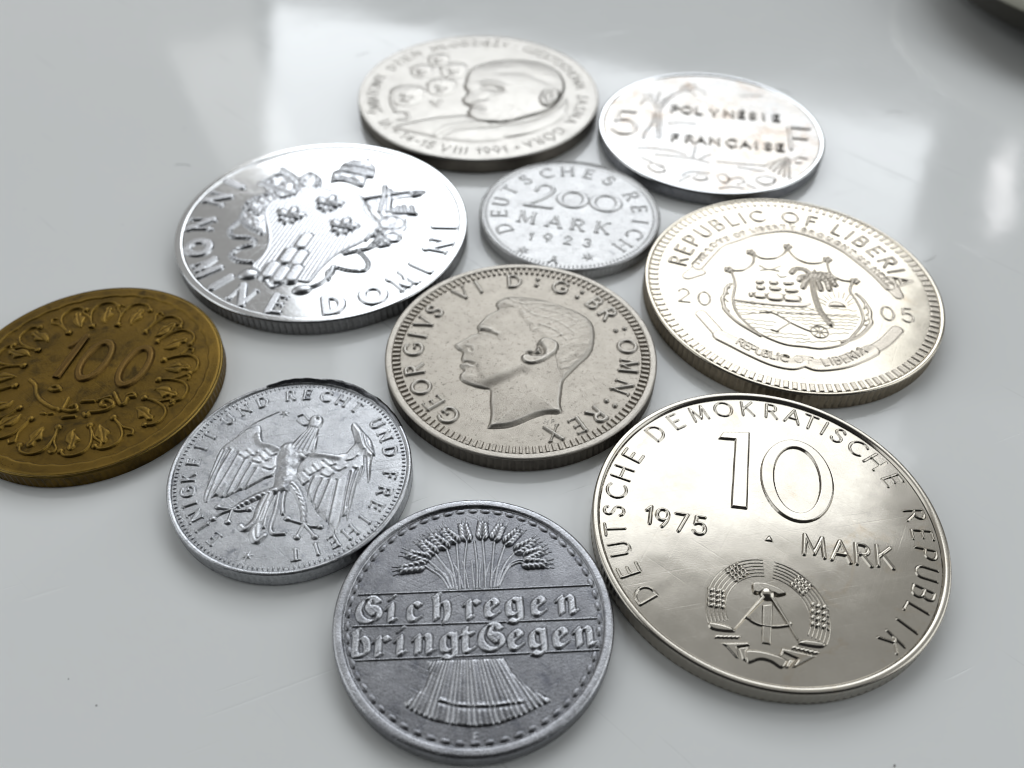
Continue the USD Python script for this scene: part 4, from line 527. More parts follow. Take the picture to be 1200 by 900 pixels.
for n in ('grainl', 'grainr'):
    h = c.u(n, 0); r = Rel(h, res=.05); ax = (h[2] + h[3]) / 2 - (h[0] + h[1]) / 2; s0 = (h[0] + h[1]) / 2
    for k in range(6):
        q = s0 + ax * (k + .5) / 6; r.blob(q, .34, .15, .5, .12)
    c.add('ribbon_cord', r)

# ================================================================== king's head coin
c = Coin('geo', 'silver_coin', 'worn grey silver coin with a bare headed profile facing left', 'worn_silver', .055, .20, 130, .16, wav=.03, seed=2, edge_mat='shaded_grimy_edge')
R = c.R; A0 = lambda L: [a - c.rot for a in L]
for t, an in (('GEORGIVS', (-128.3, -140.5, -153, -166, 179.5, 168.5, 158, 147.5)), ('VI', (126.3, 115.4)), ('D:G:BR:', (94.1, 81.1, 67.4, 54.8, 43.8, 32.7, 19.2)),
              ('OMN:', (5.9, -8.8, -24.4, -37.4)), ('REX', (-48.4, -60.6, -73.4))):
    for ch, a in zip(t, A0(an)): c.letter(ch, .795, a, .128, .48, .27, .22, serif=.075, bev=.18)
c.bars('denticle', 128, .885, .950, .028, .19, taper=.9)
hd = c.u('head', 0); hp = sp(hd, 4, True)
r = Rel(hp, pad=.3, res=.07); d = r.dp(hp)
r.H = np.maximum(r.H, prof(d, .19, .22) + np.where(d > 0, .36 * (1 - np.exp(-np.maximum(d, 0) / 2.0)), 0))
U = lambda k, i: sp(c.u(k, i), 5)
r.add(U('eye', 0), -.10, .22).add(U('eye', 1), .09, .35).add(U('eye', 1) + [0.15, -.45], -.07, .3)
r.add(U('nostril', 0), .05, .28).add([c.u('nostril', 0)[2] + [-.1, .02]], -.08, .18).add(U('mouth', 0), -.15, .16).add(U('mouth', 0) + [0, -.3], .06, .22)
r.add(U('eye', 0) + [.1, .2], .08, .3).add(U('eye', 0) + [.3, -.7], -.06, .6).add(U('jaw', 0), -.05, .45).add(U('jaw', 1), -.13, .8).add(U('jaw', 1) + [-.6, .9], .06, .8).add([c.u('jaw', 1)[0] + [1.2, 2.2]], .07, 1.2)
tr_ = sp(c.u('trunc', 0), 4); r.H = np.where(r.H > 0, r.H - .16 * np.clip((.2 + r.dp(tr_)) / .3, 0, 1), r.H)
hair = c.u('hair'); hl = np.vstack([sp(hair[0]), sp(hair[1])[1:], np.array([[.15, .15], [.255, .10], [.262, -.02], [.30, -.13]]) * R, hd[15:0:-1], hd[:1]])
hm = r.dp(hl) > 0
fb = fbm(np.stack([r.X * .7 + r.Y * .35, r.Y * 2.6 - r.X * 1.9, 0 * r.X + 4], -1), 3)
r.H += np.where(hm & (d > .1), (.06 + .07 * (fb - .5)) * np.clip(r.dp(hl) / .5, 0, 1), 0)
for k in range(2, len(hair)): r.add(sp(hair[k]), -.035, .14).add(sp(hair[k]) + [.1, .28], .02, .2)
ear = sp(c.u('ear', 0), 4, True); de = r.dp(ear); ei = sp(c.u('earin', 0), 4)
r.H = np.where(de > -.12, np.maximum(r.H, r.H + .20 * np.clip((de + .12) / .22, 0, 1)), r.H)
r.add(ei, -.30, .26).add(ear, .05, .16)
r.soft(.7); em = de > -.1
pt = c.add('portrait', r, mask=~hm & ~em); c.add('hair', r, mask=hm & ~em, parent=pt); c.add('ear', r, mask=em, parent=pt)
for ch, x in (('H', .30), ('P', .345)): c.flat(ch, x, -.615 + (x - .3) * .3, .035, .09, .09, .07)

# ================================================================== Liberian coin
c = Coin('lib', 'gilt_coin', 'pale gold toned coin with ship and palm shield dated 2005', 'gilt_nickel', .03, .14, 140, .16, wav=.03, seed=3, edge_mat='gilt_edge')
R = c.R; FR = 'gilt_frost'
c.run('REPUBLIC OF LIBERIA', .785, 168, 12, .118, .44, .44, .17, mat=FR)
for ch, x, y in (('2', -.728, -.20), ('0', -.593, -.212), ('0', .612, -.182), ('5', .738, -.182)): c.flat(ch, x, y, .13, .28, .28, .12, mat=FR)
c.bars('denticle', 112, .902, .968, .036, .11, mat=FR)
# two ribbons with lettering
for n, tails, w, txts in (('rib1', 'tail1', 1.35, (('rib1', 'THE LOVE OF LIBERTY BROUGHT US HERE', .75),)), ('rib2', 'tail2', 1.75, (('r2a', 'REPUBLIC', 1.0), ('r2b', 'LIBERIA', 1.0)))):
    p = sp(c.u(n, 0), 8); r = Rel(p, pad=2.2); dd = w / 2 - r.dl(p); r.up(dd, .14, .16); r.add(p, -.03, w * .25); rb = c.add('ribbon', r, FR)
    for tl in c.u(tails):
        q = sp(tl, 6); c.add('ribbon_tail', Rel(q, pad=1.5).line(q, w * .8, .08, .2), FR, parent=rb)
    for k, tx, h in txts: c.along(tx, c.u(k, 0) + [0, -.0], h, .24, .09, FR, rb, zup=.11)
x, y = TR['lib']['of'][0][0]
for ch, dx in (('O', -.035), ('F', .04)): c.flat(ch, x + dx, y, .06, .2, .2, .17, mat=FR)
ol = sp(c.u('outl', 0), 5); r = Rel(np.vstack([ol, c.u('top', 0)]), pad=.6)
r.line(ol, .36, .14); sh = c.add('shield', r, FR)
for p in (c.u('top', 0)[:4], c.u('top', 0)[3:8], c.u('top', 0)[7:12], c.u('top', 0)[11:]):
    q = sp(p, 6); c.add('drapery', Rel(q, pad=.5).line(q, .34, .16), FR, parent=sh)
for p in c.u('knobs', 0):
    r = Rel([p - .8, p + .8], res=.05); 
    for k in range(5): r.blob(p + .32 * np.array([math.cos(k * 1.257), math.sin(k * 1.257)]), .3, .26, k, .2)
    c.add('knob', r, FR, parent=sh)
for n in ('leftleaf', 'rightleaf'):
    q = sp(c.u(n, 0), 6); r = Rel(q, pad=.8); r.line(q, .5, .13)
    for t in c.u('ticks'):
        if (t[0][0] < 0) == (n == 'leftleaf'): r.line(t, .26, .12)
    c.add('leaf_border', r, FR, parent=sh)
q = sp(c.u('hull', 0), 4, True); hu = c.add('ship_hull', Rel(q, res=.05).poly(q, .1, .15), FR)
for p in c.u('sails'):
    q = sp(p, 5, True); c.add('sail', Rel(q, pad=.3, res=.05).poly(q, .14, .3, .05, .4), FR, parent=hu)
q = sp(c.u('trunk', 0), 6); r = Rel(q, pad=.6, res=.05); r.line(q, .85, .24)
dd = np.r_[0, np.cumsum(np.linalg.norm(np.diff(q, axis=0), axis=1))]
for t in np.arange(.2, dd[-1], .34):
    o = np.array([np.interp(t, dd, q[:, 0]), np.interp(t, dd, q[:, 1])]); r.add([o + [-.45, .12], o, o + [.45, .12]], -.08, .09)
pm = c.add('palm_trunk', r, FR)
for p in c.u('fronds'):
    q = sp(p, 6); r = Rel(q, pad=.6, res=.05); r.line(q, .85 if len(p) > 2 else .35, .2)
    for k in range(1, len(q) - 1, 2): r.add([q[k] + [-.3, -.25], q[k], q[k] + [.3, -.25]], -.06, .08)
    c.add('palm_frond', r, FR, parent=pm)
s0, s1 = c.u('sun', 0)[0], c.u('sun', 1)[0]; rs = np.linalg.norm(s1 - s0); r = Rel([s0 - rs, s0 + rs], res=.05); q = np.vstack([s0 + arc(0, 0, rs, rs, 5, 185, 20)]); r.poly(q, .12, .3); sn = c.add('sun', r, FR)
for p in c.u('rays'): c.add('sun_ray', Rel(p, res=.05).line(p, .14, .08), FR, parent=sn)
r = Rel(np.vstack(c.u('plough')), pad=.4, res=.05)
for p in c.u('plough'): r.line(sp(p), .26, .13)
pl = c.add('plough', r, FR)
w0, w1 = c.u('wheel', 0)[0], c.u('wheel', 1)[0]; rw = np.linalg.norm(w1 - w0); r = Rel([w0 - rw, w0 + rw], pad=.3, res=.05); r.line(w0 + arc(0, 0, rw, rw, 0, 360, 30), .18, .13)
for k in range(8): r.line([w0, w0 + rw * np.array([math.cos(k * .785), math.sin(k * .785)])], .12, .1)
c.add('plough_wheel', r, FR, parent=pl)
r = Rel(np.vstack(c.u('bird')), pad=.4, res=.05)
for p in c.u('bird'): r.line(sp(p), .24, .11)
c.add('dove', r, FR)
for p in c.u('sea'):
    n = max(3, int(np.linalg.norm(p[1] - p[0]) / .5)); t = np.linspace(0, 1, n * 4); q = p[0] + (p[1] - p[0]) * t[:, None]; q[:, 1] += .07 * np.sin(t * n * 3.1 + p[0][1] * 9)
    c.add('sea_line', Rel(q, pad=.3, res=.05).line(q, .15, .05), FR)

# ================================================================== papal arms coin
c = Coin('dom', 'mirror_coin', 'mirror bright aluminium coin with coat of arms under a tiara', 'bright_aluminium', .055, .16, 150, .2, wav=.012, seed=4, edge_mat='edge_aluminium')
R = c.R; FR = 'frosted_aluminium'
for t, an in (('IN', (163, 176.5)), ('NOMINE', (197, 214.7, 230, 243.5, 257, 274.5)), ('DOMINI', (298.4, 315.9, 331.1, 343.1, 360, 374.5))):
    for ch, a in zip(t, an): c.letter(ch, .845, a, .145, 1.08, .58, .22, inward=True, serif=.10, mat=FR, bev=.2)
for p in ((-.733, -.185), (-.709, -.278)): c.add('dot', Rel([np.array(p) * R - .8, np.array(p) * R + .8]).blob(np.array(p) * R, .36, .3, 0, .2), FR)
so = np.vstack([c.u('shl', 0), c.u('shr', 0), [[-.30 * R, .36 * R], [-.42 * R, .27 * R]]]); so = sp(so, 5, True)
r = Rel(so, pad=.4, res=.055); d = r.dp(so); r.H = np.maximum(r.H, prof(d, .16, .25)); r.H += np.where(d > .35, .018 * np.sin(r.X * 2 * math.pi / .46), 0); r.add(np.vstack([so, so[:1]]), .09, .2)
sh = c.add('shield', r, FR); zs = .15
hv = c.u('hd', 0); ha = math.atan2(*(hv[1] - hv[0])[::-1])
for p in c.u('hills', 0): c.add('mount', Rel([p - 2.4, p + 2.4], res=.06).line([p - [0, .85], p + [0, .85]], 2.15, .40, .75), FR, parent=sh)
for p in c.u('fleurs', 0):
    r = Rel([p - 2.6, p + 2.6], res=.06); r.blob(p + [0, .75], .72, 1.25, 0, .55)
    for sg in (-1, 1): r.blob(p + [sg * 1.15, .3], .95, .72, sg * .7, .5); r.blob(p + [sg * .7, -.95], .62, .45, -sg * .8, .46)
    r.line([p + [-1.25, -.35], p + [1.25, -.35]], .55, .52); r.blob(p + [0, -1.15], .5, .8, 0, .5); c.add('fleur_de_lis', r.soft(.8), FR, parent=sh)
ti = sp(c.u('tiara', 0), 4, True); r = Rel(ti); d = r.dp(ti); r.H = np.maximum(r.H, prof(d, .2, .3) + np.where(d > 0, .2 * (1 - np.exp(-np.maximum(d, 0) / 1.2)), 0))
r.H += np.where(d > .15, .12 * (fbm(np.stack([r.X * 1.6, r.Y * 1.6, 0 * r.X], -1), 2) - .5), 0)
for b in c.u('tbands'): r.add(sp(b), .10, .3).add(sp(b) + [0, .5], -.09, .2).add(sp(b) + [0, -.4], -.06, .18)
tia = c.add('tiara', r, FR)
for n in ('mantl', 'mantr'):
    q = sp(c.u(n, 0), 4, True); r = Rel(q, res=.06).poly(q, .10, .3, .04, .6); r.H += np.where(r.H > .03, .16 * (fbm(np.stack([r.X * 1.5 + 9, r.Y * 1.5, 0 * r.X], -1), 2) - .45), 0); c.add('mantling', r.soft(.6), FR)
for n in ('keyl', 'keyr'):
    P = [sp(p, 5) for p in c.u(n)]; r = Rel(np.vstack(P), pad=.7)
    for i, p in enumerate(P): r.line(p, 1.15 if i == (1 if n == 'keyl' else 0) else .8, .36)
    if n == 'keyl':
        r.H += np.where(r.H > .05, .14 * (fbm(np.stack([r.X * 1.3 + 3, r.Y * 1.3, 0 * r.X], -1), 2) - .5), 0)
    c.add('crossed_key', r, FR)
for n in ('ringr', 'ringr2'):
    a_, b_ = c.u(n, 0)[0], c.u(n, 1)[0]; q = np.linalg.norm(b_ - a_)
    c.add('key_ring', Rel([a_ - q, a_ + q], pad=.6).line(a_ + arc(0, 0, q, q * .8, 0, 360, 30), .5, .26), FR)
def cord(P, w, h):
    r = Rel(np.vstack(P), pad=.6, res=.06)
    for p in P:
        r.line(p, w, h); dd = np.r_[0, np.cumsum(np.linalg.norm(np.diff(p, axis=0), axis=1))]
        for t in np.arange(.1, dd[-1], .5):
            o = np.array([np.interp(t, dd, p[:, 0]), np.interp(t, dd, p[:, 1])]); r.add([o + [-.25, -.2], o + [.25, .2]], -.10, .10)
    return r
c.add('cord', cord([sp(p) for p in c.u('cordl')], .8, .34), FR); c.add('cord', cord([sp(p) for p in c.u('cordr') + c.u('cordr3')], .75, .34), FR)
for p in c.u('bits'): c.add('cord_knot', Rel(p, pad=.7).line(sp(p), .75, .3), FR)
for p in c.u('tasl') : 
    for q in p[:1]: c.add('tassel', Rel([q - 1.3, q + 1.3]).blob(q, 1.2, .95, .4, .42), FR)
p = sp(c.u('tasr', 0)); r = Rel(p, pad=1.0); r.line(p, .8, .32); r.blob(p[-1], 1.15, .75, .5, .42); c.add('tassel', r, FR)

# ================================================================== two hundred mark, value side
c = Coin('m200', 'small_coin', 'small pale grey aluminium 200 mark coin dated 1923, value side up', 'light_aluminium', .035, .14, 120, .06, wav=.05, seed=5, rim_noise=.06)
R = c.R; A0 = lambda L: [a - c.rot for a in L]
for t, an in (('DEUTSCHES', (-157.4, -177.1, 167, 149, 129, 108.5, 90, 71.2, 52.5)), ('REICH', (24.5, 6.0, -10.9, -27.6, -45.9))):
    for ch, a in zip(t, A0(an)): c.letter(ch, .782, a, .165, .36, .2, .12, serif=.12)
p = c.u('d2', 0); q = np.vstack([sp(p[:7], 6), p[7:]]); c.add('numeral', Rel(q).line(q, .62, .15, .25))
for k, o in enumerate(c.u('o', 0)):
    r = Rel([o - 2.3, o + 2.3]); d = np.minimum(r.dp(o + arc(0, 0, .192 * R, .172 * R, 0, 360, 50)[:-1]), -r.dp(o + arc(0, 0, .105 * R, .118 * R, 0, 360, 40)[:-1])); r.up(d, .15, .25); c.add('numeral', r)
for ch, (x, y) in zip('MARK', [(-.44, -.2), (-.13, -.205), (.13, -.2), (.40, -.19)]): c.flat(ch, x, y, .19, .42, .24, .13, serif=.12)
for ch, (x, y) in zip('1923', TR['m200']['year'][0]): c.flat(ch, x, y, .13, .3, .24, .12, serif=0)
c.flat('A', *TR['m200']['A'][0][0], .1, .26, .2, .12, serif=.14)
for x, y in TR['m200']['stars'][0]: c.star(x, y, .085, .13, 6)
c.bars('beading', 130, .905, .95, .022, .09, each=False, round_=True)

# ================================================================== two hundred mark, eagle side
c = Coin('m500', 'eagle_coin', 'grey aluminium coin with spread eagle and a battered far rim', 'grey_aluminium', .04, .15, 120, .05, wav=.06, seed=6, rim_noise=.10)
R = c.R; A0 = lambda L: [a - c.rot for a in L]
for t, an in (('EINIGKEIT', (-125.1, -135.8, -144.8, -153.8, -162.8, -173.1, 175.5, 165.2, 155.7)), ('UND', (140.6, 129.3, 117.5)), ('RECHT', (100.4, 90.1, 78.6, 67.4, 56.7)),
              ('UND', (37.9, 26.6, 14.2)), ('FREIHEIT', (-3.1, -14.4, -25, -35.3, -45.9, -56.5, -65.9, -77.1))):
    for ch, a in zip(t, A0(an)): c.letter(ch, .828, a, .105, .36, .2, .15, serif=.13)
c.bars('beading', 150, .915, .953, .021, .10, each=False, round_=True)
c.star(*TR['m500']['star'][0][0], .06, .12, 6); c.star(-.018, -.848, .055, .12, 6)
ea = None
for n, pn in (('wingl', 'featl'), ('wingr', 'featr')):
    w = sp(c.u(n, 0), 3, True); r = Rel(w, res=.06).poly(w, .13, .22, .08, .8)
    if n == 'wingr': r.poly(np.array([(.08, .14), (.30, .225), (.535, .33), (.60, .13), (.59, -.1), (.60, -.33), (.53, -.40), (.42, -.38), (.33, -.30), (.24, -.20), (.15, -.12), (.05, -.05)]) * R, .12, .22, .08, .8)
    for p in c.u(pn):
        q = sp(p)
        r.add(q, -.10, .09).add(q + [.22, 0], .05, .12)
    for p in c.u('covert'):
        if (p[1][0] < -.02 * R) == (n == 'wingl'): q = sp(p); r.add(q, -.07, .10).add(q + [0, .22], .035, .14)
    for p in c.u('wingbone'):
        if (p[1][0] < -.02 * R) == (n == 'wingl'): r.add(sp(p) + [0, -.15], .14, .35)
    r.soft(.5); c.add('wing', r)
h = sp(c.u('topfeather', 0)); c.add('wing_feather', Rel(h, res=.06).line(h, .22, .09))
for i, p in enumerate(c.u('tail')): q = sp(p, 6); r = Rel(q, res=.06).line(q, .78 if i < 3 else .5, .18); c.add('tail_feather', r)
for p in c.u('legs'):
    q = sp(p, 6); r = Rel(q, res=.06); m = len(q)
    for k in range(m - 1): r.line(q[k:k + 2], 1.05 - .5 * k / m, .24 - .05 * k / m)
    for k in range(2, m, 2): r.add([q[k] + [-.25, .12], q[k] + [.25, -.12]], -.07, .09)
    lg = c.add('leg', r)
for p in c.u('toes'): q = sp(p); r = Rel(q, pad=.5, res=.06).line(q, .38, .17); r.blob(q[-1], .36, .28, 0, .2); c.add('talon', r)
b = sp(c.u('body', 0), 4, True); b = b.mean(0) + (b - b.mean(0)) * [1.16, 1.12]; r = Rel(b, res=.06).poly(b, .12, .5, .24, 1.1); r.H += np.where(r.H > .05, .10 * (fbm(np.stack([r.X * 2.2, r.Y * 1.7, 0 * r.X], -1), 2) - .5), 0); c.add('body', r)
b = sp(c.u('headp', 0), 4, True); r = Rel(b, res=.06).poly(b, .17, .3, .12, .8)
for k in range(7): r.add([[(-.1 + .04 * k) * R, .2 * R], [(-.02 + .02 * k) * R, .46 * R]], -.06, .08)
ex = np.array([.03, .555]) * R; r.add([ex], -.12, .14).add([ex + [.05, .25]], .07, .2); hd = c.add('head', r)
for p in c.u('beak'): q = sp(p, 6); c.add('beak', Rel(q, res=.06).line(q, .3, .16), parent=hd)
# the bent-up, torn lip of the rim
n = 90; an = np.radians(np.linspace(40, 124, n)); V = []; F = []
w = np.sin(np.linspace(0, math.pi, n))**.6; nz = fbm(np.stack([np.linspace(0, 9, n), np.zeros(n), np.zeros(n)], 1), 4)
for k in range(n):
    rI = R * (.968 + .014 * (nz[k] - .5)); hh = c.T + w[k] * (.18 + .46 * nz[k]); rO = R * (1.004 + .022 * w[k] * nz[(k + 31) % n])
    for (rr, zz) in ((rI - .12, c.T - .22), (rI, c.T - .02), (rI + .16, hh), (rI + .28, hh + .02), (rO, hh - .12 - .1 * nz[(k + 11) % n]), (rO + .02, c.T - .5), (R - .05, c.T - .75)):
        V.append((rr * math.cos(an[k]), rr * math.sin(an[k]), zz))
for k in range(n - 1):
    for j in range(6):
        p = k * 7 + j; F += [[p, p + 1, p + 8], [p, p + 8, p + 7]]
obj('torn_lip', (np.array(V), np.array(F)), 'dark_aluminium', c.path, smooth=35, label='bent up and torn dark lip of the far rim')

# ================================================================== hundred millimes
c = Coin('tun', 'brass_coin', 'tarnished brown brass 100 coin with Arabic lettering and a ring of leaves', 'tarnished_brass', .028, .12, 130, .09, wav=.06, seed=7, edge_mat='tarnished_brass', rim_mat='rubbed_brass')
R = c.R
p = c.u('one'); RB = 'reddish_brass'
sl = lambda q: np.stack([q[:, 0], q[:, 1]], 1)
q1 = np.array([[-.30, .24], [-.225, .36], [-.235, -.075]]) * R
c.add('numeral', Rel(q1).line([q1[0], q1[1]], .6, .22, .22).line([q1[1], q1[2]], 1.0, .26, .24), RB)
for cx in (-.03, .30):
    o = np.array([cx, .135]) * R; r = Rel([o - 3.4, o + 3.4]); tl = -.02; d = np.minimum(r.dp(o + arc(0, 0, .125 * R, .235 * R, 0, 360, 50)[:-1]), -r.dp(o + arc(0, 0, .062 * R, .165 * R, 0, 360, 40)[:-1])); c.add('numeral', r.up(d, .26, .24), RB)
for p in c.u('ar'):
    if len(p) == 2 and np.linalg.norm(p[1] - p[0]) < 1.0: c.add('arabic_dot', Rel(p, pad=.5, res=.05).line(p, .5, .2))
    else: q = sp(p, 6); c.add('arabic_letter', Rel(q, pad=.5, res=.05).line(q, .58, .25))
for k in range(16):
    a = math.radians(16 + 22.5 * k + 3 * math.sin(k * 2.3)); jt = .02 * math.sin(k * 5.1); er = np.array([math.cos(a), math.sin(a)]); et = np.array([-er[1], er[0]])
    P = lambda r_, t_: (er * r_ + et * t_) * R
    lf = sp([P(.555, -.005), P(.60, .03 + jt), P(.665, .058), P(.70, .03), P(.735, .035), P(.765, .0), P(.735, -.035), P(.70, -.03), P(.665, -.058), P(.60, -.035 + jt)], 5, True)
    r = Rel(lf, res=.06).poly(lf, .16, .22, .08, .5); r.add([P(.58, 0), P(.66, .005), P(.74, .0)], -.07, .1); c.add('leaf', r)
    a += math.radians(10.2); er = np.array([math.cos(a), math.sin(a)]); et = np.array([-er[1], er[0]])
    cu = sp([P(.545, .0), P(.64, .012), P(.735, .0), P(.79, -.045), P(.805, -.11), P(.785, -.17), P(.735, -.20)], 6); r = Rel(cu, res=.06).line(cu, .40, .22); r.blob(P(.545, 0), .4, .4, 0, .28); r.blob(P(.735, -.20), .34, .34, 0, .25); c.add('tendril', r)
    cu = sp([P(.60, .012), P(.675, .03), P(.735, .075), P(.775, .06), P(.765, .03)], 6); c.add('tendril', Rel(cu, res=.06).line(cu, .34, .18))
t = np.linspace(0, 2 * math.pi, 400); q = np.stack([np.cos(t), np.sin(t)], 1) * (R * (.878 + .007 * np.abs(np.sin(t * 16)))[:, None])
rr = Rel([[-R, -R], [R, R]], pad=0, res=.09); dd = np.hypot(rr.X, rr.Y); an = np.arctan2(rr.Y, rr.X); ed = R * (.872 + .010 * np.abs(np.sin(an * 16)) + .004 * np.sin(an * 5))
rr.up(np.minimum(dd - ed, R * .985 - dd), .13, .2); c.add('wavy_border', rr)

# ================================================================== fifty pfennig
c = Coin('pf50', 'zinc_coin', 'dark grey coin with wheat sheaf behind two bands of blackletter', 'dark_aluminium', .075, .22, 0, wav=.05, seed=8, rim_noise=.07, bevel=.34)
R = c.R
for p in c.u('lines'): q = sp(p, 8); c.add('rule', Rel(q).line(q, .24, .13))
for (txt, pts, by) in (('Sichregen', [-.735, -.56, -.41, -.21, .01, .145, .305, .48, .69], -.012), ('bringtSegen', [-.775, -.625, -.49, -.335, -.165, -.03, .13, .30, .455, .615, .79], -.262)):
    for ch, x in zip(txt, pts):
        g = fraktur(ch, .128 * R, .25); c.put(g, np.array([x, by + (x * -.0)]) * R, np.array([1, 0]), np.array([0, 1]), 'letter')
for k, (a_, b_) in enumerate(c.u('ears')):
    d = b_ - a_; Ln = np.linalg.norm(d); d /= Ln; nr = np.array([-d[1], d[0]]); an = math.atan2(d[1], d[0]); r = Rel([a_, b_], pad=.7, res=.05)
    for i in range(4):
        for sg in (-1, 1):
            r.blob(a_ + d * Ln * (.06 + .17 * i + (.05 if sg > 0 else 0)) + nr * sg * (.30 - .035 * i), .48, .26, an + sg * .42, .34)
            q0 = a_ + d * Ln * (.2 + .17 * i) + nr * sg * (.34 - .03 * i); r.line([q0, q0 + d * .75 + nr * sg * .18], .11, .10)
    r.blob(a_ + d * Ln * .72, .36, .18, an, .26); r.line([a_ + d * Ln * .8, b_], .12, .1); c.add('wheat_ear', r)
for p in c.u('stems'): q = sp(p, 5); c.add('stem', Rel(q, res=.06).line(q, .27, .14))
for k in range(9):
    t = (k + .5) / 9; x0 = -.17 + .36 * t; q = sp(np.array([[x0, .222], [x0 * 1.25 - .01, .34], [x0 * 1.7 - .02, .45 - .28 * (t - .5)**2]]) * R); c.add('stem', Rel(q, res=.06).line(q, .2, .09))
sk = sp(c.u('skirt', 0)[2:-2], 4); sk = np.vstack([c.u('topl', 0), c.u('topr', 0), sk, c.u('skirt', 0)[-2:]])
r = Rel(sk, res=.05).poly(sk, .13, .25, .07, 1.2); ap = np.array([-.06, .12]) * R; th = np.arctan2(r.X - ap[0], ap[1] - r.Y)
rad = np.hypot(r.X - ap[0], r.Y - ap[1]); fl = np.clip((rad / R - .42) / .4, 0, 1); bd = sp(c.u('band', 0)); below = r.Y < np.interp(r.X, bd[:, 0], bd[:, 1])
r.H += np.where(r.H > .03, .045 * np.sin(th * 150) * (.6 + .4 * np.sin(th * 37)) + .02 * np.sin(th * 19 + 1), 0); r.add(bd, .06, .14).add(bd + [0, -.2], -.06, .12)
c.add('sheaf_foot', r)
c.flat('F', -.01, -.855, .055, .16, .14, .05)
c.bars('bead', 58, .868, .918, .092, .10, round_=True, phase=2)
rr = Rel([[-R, -R], [R, R]], pad=0, res=.08); dd = np.hypot(rr.X, rr.Y); rr.up(.10 - np.abs(dd - .925 * R), .09, .10); c.add('inner_ring', rr)

# ================================================================== pilgrimage medal
c = Coin('pope', 'medal', 'satin nickel medal with profile of a man in a skullcap dated 1991', 'satin_nickel', .02, .06, 0, wav=.02, seed=9, bevel=.3, edge_mat='shaded_grimy_edge')
R = c.R; w = (.26, .26, .10)
c.run('VI', .875, -131.5, -135.5, .085, *w)
c.run('ŚWIATOWY', .875, -146, -183, .085, *w); c.run('DZIEŃ', .86, 165, 144, .085, *w); c.run('MŁODZIEŻY', .86, 131, 88, .085, *w); c.letter('.', .86, 81, .085, *w)
c.run('CZĘSTOCHOWA', .86, 74, 20, .085, *w); c.run('JASNA', .865, 9.6, -17, .085, *w); c.run('GÓRA', .87, -29, -49.5, .085, *w)
c.run('14-15', .87, -118, -101, .085, *w, inward=True); c.run('VIII', .87, -93, -82, .085, *w, inward=True); c.run('1991', .87, -76, -62.5, .085, *w, inward=True)
for a in (-56, -123.6): c.star(.875 * math.cos(math.radians(a)), .875 * math.sin(math.radians(a)), .035, .1)
nk = sp(c.u('neck', 0)); nk2 = sp(c.u('neck', 1))
bp = np.vstack([c.u('robe', 0)[:1], sp(c.u('robe', 0))[1:], nk[8:], sp(np.array([[.76, .05], [.775, -.211], [.66, -.40], [.46, -.60], [.2, -.735], [-.05, -.765], [-.3, -.74], [-.549, -.701]]) * R)[1:-1]])
r = Rel(bp, res=.09).poly(bp, .12, .8, .12, 2.5); r.add(nk2, -.10, .5).add(nk2 + [.5, .6], .08, .6).add(sp(c.u('robe', 1)), -.12, .5).add(sp(c.u('robe', 1)) + [-.6, .3], .08, .6).soft(1.2); c.add('robe', r)
hd = c.u('head', 0); hp = sp(hd, 4, True); r = Rel(hp, pad=.4, res=.08); d = r.dp(hp)
r.H = np.maximum(r.H, prof(d, .22, .5) + np.where(d > 0, .52 * (1 - np.exp(-np.maximum(d, 0) / 3.0)), 0))
V = lambda k, i: sp(c.u(k, i))
r.add(V('eye', 0), -.12, .5).add(V('eye', 1), .10, .6).add(V('eye', 1) + [0, -.75], -.10, .5).add(V('cheek', 0), -.08, .7).add(V('cheek', 1), .10, .8).add(V('cheek', 2), -.10, .5).add(V('cheek', 3), -.08, .5)
r.add(V('nostril', 0)[:8], -.07, .4).add(V('mouth', 0), -.10, .4).add(V('mouth', 0) + [.2, -.7], .08, .5).add([[.1 * R, .3 * R], [.3 * R, .36 * R], [.55 * R, .25 * R]], -.05, .8)
ear = sp(c.u('ear', 0), 4, True); de = r.dp(ear); r.H = np.where(de > -.2, r.H + .26 * np.clip((de + .2) / .4, 0, 1), r.H); r.add(np.vstack([sp(c.u('earin', 0)), c.u('earin', 0)[:1]]), -.2, .35)
cap = np.array([[.08, .5], [.25, .46], [.42, .36], [.6, .33], [.68, .22]]) * R; capq = np.vstack([sp(cap), np.array([[.8, .5], [.5, .75], [.1, .75]]) * R]); cm = r.dp(capq) > 0
r.H += np.where(cm & (d > .1), .05, 0); r.soft(1.0); em = de > -.15
pt = c.add('portrait', r, mask=~em & ~cm); c.add('skullcap', r, mask=cm & ~em, parent=pt); c.add('ear', r, mask=em, parent=pt)
for k, (a_, b_) in enumerate(zip(c.u('kids'), c.u('kidr'))):
    a_, q = a_[0], (.15, .13, .10, .12, .10)[k] * R; r = Rel([a_ - q * 1.3, a_ + q * 1.3]); r.blob(a_, q * .95, q * 1.1, .2, .20); r.blob(a_ + [-.1 * q, .45 * q], q * 1.0, q * .8, .3, .24)
    for sx, sy in ((-.3, -.1), (.25, -.15)): r.add([a_ + [sx * q - .2, sy * q], a_ + [sx * q + .2, sy * q]], -.12, .28)
    r.add([a_ + [0, -.2 * q], a_ + [0, -.4 * q]], .08, .25).add([a_ + [-.22 * q, -.65 * q], a_ + [.22 * q, -.65 * q]], -.1, .22)
    r.H += np.where((r.H > .05) & (r.Y > a_[1] + .3 * q), .10 * (fbm(np.stack([r.X * 1.2, r.Y * 1.2, 0 * r.X + k], -1), 3) - .5), 0); c.add('child_face', r.soft(.8))
for p in c.u('robe')[2:] + c.u('collar'): q = sp(p); c.add('garment_fold', Rel(q).line(q, .7, .10, .35))

